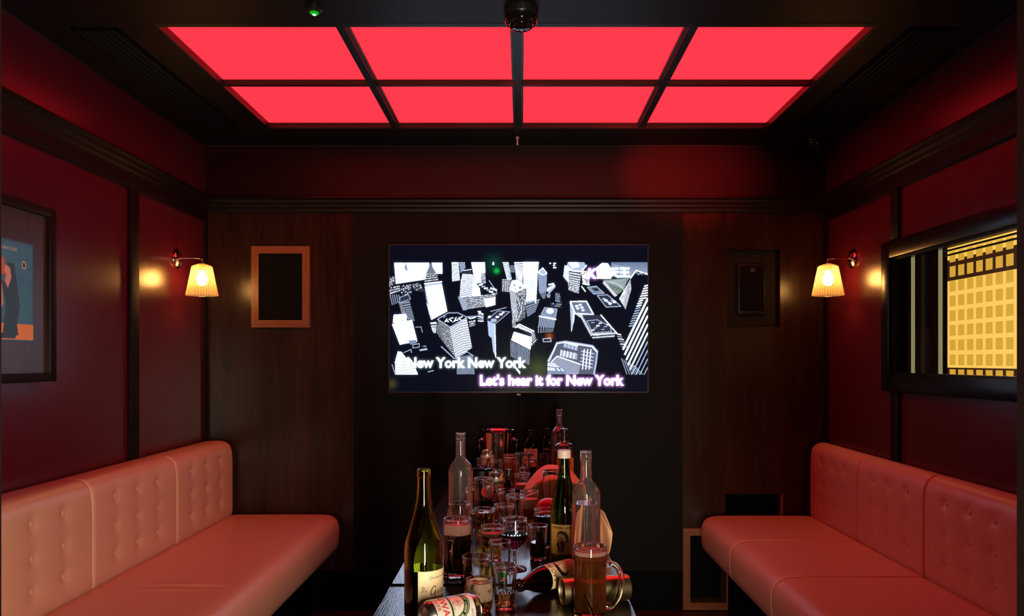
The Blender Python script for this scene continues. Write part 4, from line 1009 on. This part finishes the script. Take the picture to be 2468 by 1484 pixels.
# --- beer cans
CAN = [(0, .006), (.020, .005), (.0235, .0006), (.0255, .0002), (.0280, .003), (.0325, .011), (.0330, .014), (.0330, .096), (.0322, .101), (.0285, .110), (.0268, .1125), (.0275, .1135), (.0275, .1152), (.0262, .1152), (.0252, .1105), (0, .1100)]
def can_label():
    c = Canvas(240, 110, (.80, .74, .68), 240, 110, 2); G = (.010, .055, .022); Rd = (.70, .05, .04)
    for off in (0, 120):
        c.poly([(off+108, 30), (off+120, 24), (off+120, 110), (off+100, 110), (off+112, 70)], Rd)
        for rr, col in ((46, G), (43.5, (.80, .70, .45)), (42.5, G), (32, (.80, .70, .45)), (31, (.84, .74, .66))):
            tt = np.linspace(PI, 2*PI, 26); p = [(off+56+rr*1.05*math.cos(a), 64+rr*math.sin(a)*1.12) for a in tt]; c.poly(p, col)
        tx = 'TOP QUALITY LAGER BEER'
        for k, chh in enumerate(tx):
            a = PI*1.08+PI*.84*k/(len(tx)-1); c.text(chh, off+56+35*1.05*math.cos(a), 64+35*1.12*math.sin(a), 8, (.8, .72, .5), .01, 0, a+PI/2, 'CENTER')
        for k in range(6): c.ell(off+56+8*math.cos(k*PI/3), 44+8*math.sin(k*PI/3), 5, 5, (.72, .22, .20))
        for k in range(6): c.ell(off+56+8*math.cos(k*PI/3), 44+8*math.sin(k*PI/3), 3, 3, (.84, .62, .55))
        c.ell(off+56, 44, 3.4, 3.4, (.75, .25, .2)); c.text('GOLD MEDAL', off+56, 61, 6.5, (.5, .12, .05), .006, align='CENTER')
        c.poly([(off+6, 63), (off+106, 63), (off+106, 68), (off+6, 68)], G); c.line([(off+6, 70), (off+106, 70)], 1.2, (.80, .70, .45))
        c.text('TAIWAN', off+56, 92, 25, Rd, .025, align='CENTER', sx=.95); c.text('BEER', off+56, 106, 14, Rd, .015, align='CENTER')
        c.text('ALC 4.5%', off+92, 12, 7, (.02, .02, .02), .006, align='CENTER')
    return c.done()
CANIMG = can_label()
def can(lab, loc, rot, phi):
    t = thing('beer_can', lab, 'beer can', loc, rot, 'pale beer cans with a green arch')
    lathe('can_body', CAN, 'alu', t, 56)
    ink_mesh('print', CANIMG, around(.0333, .0135, .0968, 2*PI*.0333, phi), 'canprint', t)
    bm = tube_bm([(.006*math.cos(a), .009+.006*math.sin(a), .1120) for a in np.linspace(0, 2*PI, 14)], .0012, 6); box(bm, -.004, .004, -.004, .004, .1105, .1125)
    finish(bm, 'tab', 'alu', t)
    lathe('opening', [(0, .1106), (.009, .1106), (0, .1107)], 'dark', t, 24, loc=(0, -.012, 0))
    return t
can('beer can standing in front of the ice bucket', at(-.15, 3.52), (0, 0, 0), PI/2+.1).scale = (.90, .90, 1.13)
can('beer can standing among the glasses in the middle of the table', at(-.092, 2.93), (0, 0, 0), PI/2+.55)
d2 = Vector((.823, .57, 0)).normalized(); xa = Vector((0, 0, 1)).cross(d2).normalized(); ya = d2.cross(xa)
can('fallen beer can lying at the front edge of the picture', tuple(Vector((-.186, 1.5225, Z0+.0334))), tuple(Matrix((xa, ya, d2)).transposed().to_euler()), -.87)

# --- ice bucket
t = thing('ice_bucket', 'polished steel ice bucket with flared rim and ring handles', 'ice bucket', at(-.108, 3.712))
IB = [(.056, 0), (.060, .002), (.062, .008), (.0765, .190), (.0785, .196), (.083, .201), (.0905, .2055), (.0925, .2072), (.0915, .2090)]
lathe('bucket', [(0, .002)] + IB + [(.084, .2040), (.0775, .199), (.0750, .190), (.0602, .012), (0, .010)], 'steel', t, 72)
for s in (-1, 1):
    lathe('lug', [(0, 0), (.0085, 0), (.009, .004), (.006, .009), (0, .0115)], 'chrome', t, 24, loc=(s*.0735, 0, .158), rot=(0, s*PI/2, 0))
    finish(tube_bm([(s*(.0860+.002*math.sin(a)), .026*math.cos(a), .130+.030*math.sin(a)) for a in np.linspace(0, 2*PI, 28)], .0026, 8), 'ring_handle', 'chrome', t)

# --- mugs
mug('full mug of cloudy brown beer standing at the front right', .1425, 1.648, .0685, .1440, -.08, (.128, 'brownale'), (.118, .136), (.020, .106), .031)
mug('mug of black stout with pink foam beside the wine bottle', -.1563, 1.949, .0685, .1405, -PI/2-.20, (.104, 'stout'), (.1035, .1285), (.022, .098), .030)
mug('half-full mug with a dark drink behind the amber beer', -.1238, 2.612, .0660, .1400, PI+.1, (.072, 'darkcola'), None, (.03, .108), .028)
t = mug('mug with ice cubes in front of the labelled beer bottle', .005, 3.30, .069, .140, .0, (.040, 'water'), None, (.03, .112), .030)
for k, (x, y, z) in enumerate(((-.012, -.006, .046), (.012, .008, .052), (.000, -.010, .074), (.010, .006, .088))):
    bm = bmesh.new(); box(bm, -.0105, .0105, -.0105, .0105, -.0105, .0105, .003)
    finish(bm, 'ice_cube', 'ice', t, (x, y, z), (.4*k, .3+.5*k, .7*k))

# --- stemmed glasses
wineglass('stemmed glass of red wine in the middle of the table', -.016, 2.015, 1, (.090, 'redwine'))
wineglass('empty stemmed glass behind the stout mug', -.1725, 2.238, 1)

# --- tumblers
K5 = dict(D=.063, H=.087, taper=.80, wall=.0028, base=.012)
K7 = dict(D=.0515, H=.0915, taper=.82, wall=.0024, base=.010)
K10 = dict(D=.0615, H=.106, taper=.84, wall=.0026, base=.009)
tumbler('tumbler brim-full of amber beer with a black printed block', -.1090, 2.365, **K5, fill=(.079, 'amber'), mark=(-.75, .042, .066, .026))
tumbler('tumbler of amber beer with pink froth and a black printed block', -.0762, 2.118, **K5, fill=(.062, 'amber'), foam=(.0615, .071), mark=(-.80, .040, .064, .026))
tumbler('wide tumbler with a little amber beer behind the foamy cocktail', -.1020, 1.794, **K5, fill=(.036, 'amber'), mark=(-.72, .034, .056, .028))
tumbler('empty low tumbler behind the red wine glass', -.0520, 2.43, **K5)
tumbler('tapered glass with an inch of rum at the front of the table', -.0348, 1.702, **K7, fill=(.034, 'rum'))
tumbler('tapered glass with bright green liqueur behind the rum', -.0500, 1.922, **K7, fill=(.036, 'green'))
tumbler('tapered glass half filled with a black drink left of the sake bottle', .0451, 2.112, **K7, fill=(.046, 'darkcola'))
tumbler('tall glass of red ale under a thick pink head of foam', .0263, 2.57, **K10, fill=(.052, 'redale'), foam=(.0515, .082))
tumbler('tall glass of black drink in front of the red bowl', .0670, 2.26, **K10, fill=(.088, 'darkcola'))
tumbler('empty tall glass between the amber beer and the foamy ale', -.0169, 2.494, **K10)
tumbler('empty tall glass behind the low tumbler, before the standing can', -.0500, 2.596, **K10)
tumbler('tall glass with a band of foam over stout left of the napkin', .0046, 2.954, **K10, fill=(.050, 'stout'), foam=(.0495, .069))
tumbler('very tall thin glass in front of the peach napkin', .1020, 2.612, .062, .166, .90, .0018, .010, fill=(.014, 'water'))
tumbler('glass of clear spirit in front of the ice bucket', -.1035, 3.37, **K10, fill=(.064, 'water'))
tumbler('glass of cloudy orange beer beside the ice bucket', -.0480, 3.556, **K10, fill=(.072, 'orangedrink'), foam=(.0715, .094))
tumbler('empty glass between the two brown beer bottles', .1065, 3.589, **K10)
tumbler('glass of dark beer with pink foam by the back wall', .1750, 3.72, D=.0585, H=.110, taper=.86, wall=.0022, base=.009, fill=(.072, 'stout'), foam=(.0715, .108))
tumbler('little shot glass hidden behind the black drink', .0300, 2.335, .036, .046, .78, .0026, .010, nm='shot_glass')
# foamy cocktail in a low round-bottomed glass
t = thing('cocktail_glass', 'low glass of frothy cream cocktail at the front of the table', 'glass', at(-.0882, 1.677), group='drinking glasses')
RG = [(.021, 0), (.0235, .001), (.0262, .006), (.0276, .014), (.0282, .030), (.0282, .068)]
lathe('glass_body', shell(RG, .0018, .007), 'glass', t, 56)
liquid(t, RG, .0018, .0066, .026, 'amber', 'drink')
def froth():
    m, nt, p = new_mat('cream_froth'); N, L = nt.nodes.new, nt.links.new
    tc = N('ShaderNodeTexCoord'); n = N('ShaderNodeTexNoise'); n.inputs['Scale'].default_value = 60; n.inputs['Detail'].default_value = 6
    r = N('ShaderNodeValToRGB'); r.color_ramp.elements[0].position = .36; r.color_ramp.elements[0].color = (.20, .08, .06, 1)
    r.color_ramp.elements[1].position = .43; r.color_ramp.elements[1].color = (.88, .58, .40, 1)
    L(tc.outputs['Object'], n.inputs['Vector']); L(n.outputs['Fac'], r.inputs[0]); L(r.outputs[0], p.inputs['Base Color']); p.inputs['Roughness'].default_value = .7
    return m
lathe('froth', [(0, .030), (.018, .027), (.0268, .0255), (.0272, .040), (.0272, .062), (.0262, .063), (.0245, .056), (.016, .050), (0, .049)], froth(), t, 48)
bm = bmesh.new(); box(bm, -.010, .010, -.010, .010, -.010, .010, .003); finish(bm, 'ice_cube', 'ice', t, (-.006, .004, .050), (.5, .4, .2))

# --- tin, tongs, napkins, bowl, tray, coaster, small bottle
p0, p1 = Vector((.0875, 1.722, Z0+.0282)), Vector((.2352, 1.758, Z0+.0282)); dd = (p1-p0).normalized(); xa = Vector((0, 0, 1)).cross(dd).normalized()
t = thing('shaker_tin', 'brushed metal shaker tin lying behind the front mug', 'shaker tin', tuple(p0), tuple(Matrix((xa, dd.cross(xa), dd)).transposed().to_euler()))
lathe('tin_body', [(.0265, 0), (.0280, .0005), (.0281, .003), (.0268, .010), (.0272, .014), (.0276, .148), (.0268, .152), (0, .152), (0, .150), (.0262, .149), (.0258, .014), (.0255, .004)], 'tin', t, 64)
t = thing('ice_tongs', 'thin metal ice tongs with a raised pointed tip before the brown beer', 'tongs', at(.156, 1.455))
a1 = curve([(.000, -.085, .006), (-.006, -.04, .012), (-.012, .015, .030), (-.022, .062, .052), (-.037, .090, .0755)], 6)
a2 = curve([(.004, -.085, .0042), (.002, -.04, .006), (-.008, .02, .012), (-.022, .062, .020), (-.034, .082, .030)], 6)
for nm_, pth in (('upper_arm', a1), ('lower_arm', a2)):
    n = len(pth); finish(tube_bm(pth, [.0052*(1-.80*(i/(n-1))**2.2) for i in range(n)], 10, flat=.45), nm_, 'steel', t)
lathe('hinge', [(0, 0), (.006, 0), (.006, .011), (0, .011)], 'steel', t, 20, loc=(.002, -.087, 0))
def sheet(nm, lab, loc, fn, nu=44, nv=30):
    bm = bmesh.new(); G = [[bm.verts.new(fn(i/nu, j/nv)) for j in range(nv+1)] for i in range(nu+1)]
    for i in range(nu):
        for j in range(nv): bm.faces.new((G[i][j], G[i+1][j], G[i+1][j+1], G[i][j+1]))
    o = finish(bm, nm, 'napkin', None, loc, angle=80)
    m = o.modifiers.new('thickness', 'SOLIDIFY'); m.thickness = .0016; m.offset = 0
    return tag(o, lab, 'napkin', 'peach napkins')
def nz(u, v, k): return math.sin(7*u+k)*math.cos(5*v+2*k)+.5*math.sin(13*u+9*v+k)
def arch(u, v):
    # a draped mound: the lower half of the sheet hangs as a front face, the upper half runs back over the top
    h = .134*math.sin(PI*min(max(.02+.96*u, 0), 1))**.42*(1+.05*nz(u, .3, 1.3)); x = -.118+.236*u
    if v < .5:
        f = v/.5; return (x*(1+.03*(1-f))+.004*math.sin(9*f+5*u), -.070+.040*(1-f)+.012*math.sin(11*u+1)*(1-.4*f)+.006*nz(u, v, 2.1), .0012+h*.90*f)
    f = (v-.5)/.5
    return (x*(1-.05*f), -.070+.012*math.sin(11*u+1)*.6*(1-f)+.165*f, .0012+h*(.90+.22*math.sin(PI*.62*f)-.55*max(0, f-.75)))
sheet('napkin', 'peach napkin draped in a mound behind the sake bottle', at(.118, 2.80), arch)
def lean(u, v):
    x = .008+.036*u + .006*math.sin(3*v+1) + .016*(1-abs(1.7*v-.9))*u
    z = .0015+.145*v*(1-.30*u) + .004*nz(u, v, .4)*v
    y = .028*math.sin(PI*u*1.4)+.020*v*v+.006*nz(u, v, 3.3)
    return (x, y, max(z, .0012))
sheet('napkin', 'crumpled peach napkin standing behind the water bottle at the right table edge', at(.188, 2.20), lean)
t = thing('bowl', 'upturned bright red bowl behind the tall glass', 'bowl', at(.083, 2.43))
lathe('bowl_body', [(0, .1065), (.010, .106), (.022, .102), (.032, .093), (.038, .078), (.041, .045), (.0425, .003), (.0435, 0), (.0405, 0), (.039, .045), (.036, .074), (.030, .089), (0, .102)], 'redplastic', t, 56)
t = thing('drinks_box', 'low black box near the back left of the table with a small glass on it', 'box', at(-.157, 3.20))
boxes('box_body', [(-.040, .040, -.045, .045, 0, .088)], 'blackplastic', t, bev=.003)
boxes('box_lid', [(-.042, .042, -.047, .047, .0885, .098)], 'blackgloss', t, bev=.002)
g = tumbler('very small low glass standing on the black box', -.157, 3.20, .050, .034, .9, .0016, .004, nm='shot_glass'); g.location.z = Z0+.0986
t = thing('coaster', 'round orange coaster leaning against the black box', 'coaster', at(-.136, 3.085))
finish(lathe_bm([(0, -.0012), (.0325, -.0012), (.033, 0), (.0325, .0012), (0, .0012)], 40), 'coaster_board', 'orange', t, (0, .022, .0315), (PI/2-.35, 0, 0))
bm = bmesh.new()
for k in range(5): box(bm, -.018+k*.006, -.0145+k*.006, .0, .010-.003*(k % 2), .0013, .0016)
finish(bm, 'coaster_print', 'blackplastic', t, (0, .022, .0315), (PI/2-.35, 0, 0))
t = bottle('sauce_bottle', 'little amber bottle with black cap behind the foamy ale', -.043, 2.775, [(.016, 0), (.0185, .002), (.019, .006), (.019, .085), (.017, .095), (.0095, .108), (.0085, .118)], 'brownglass', .002, .004)
lathe('cap', [(0, .119), (.0095, .119), (.0098, .121), (.0098, .145), (.009, .147), (0, .147)], 'blackplastic', t, 28)
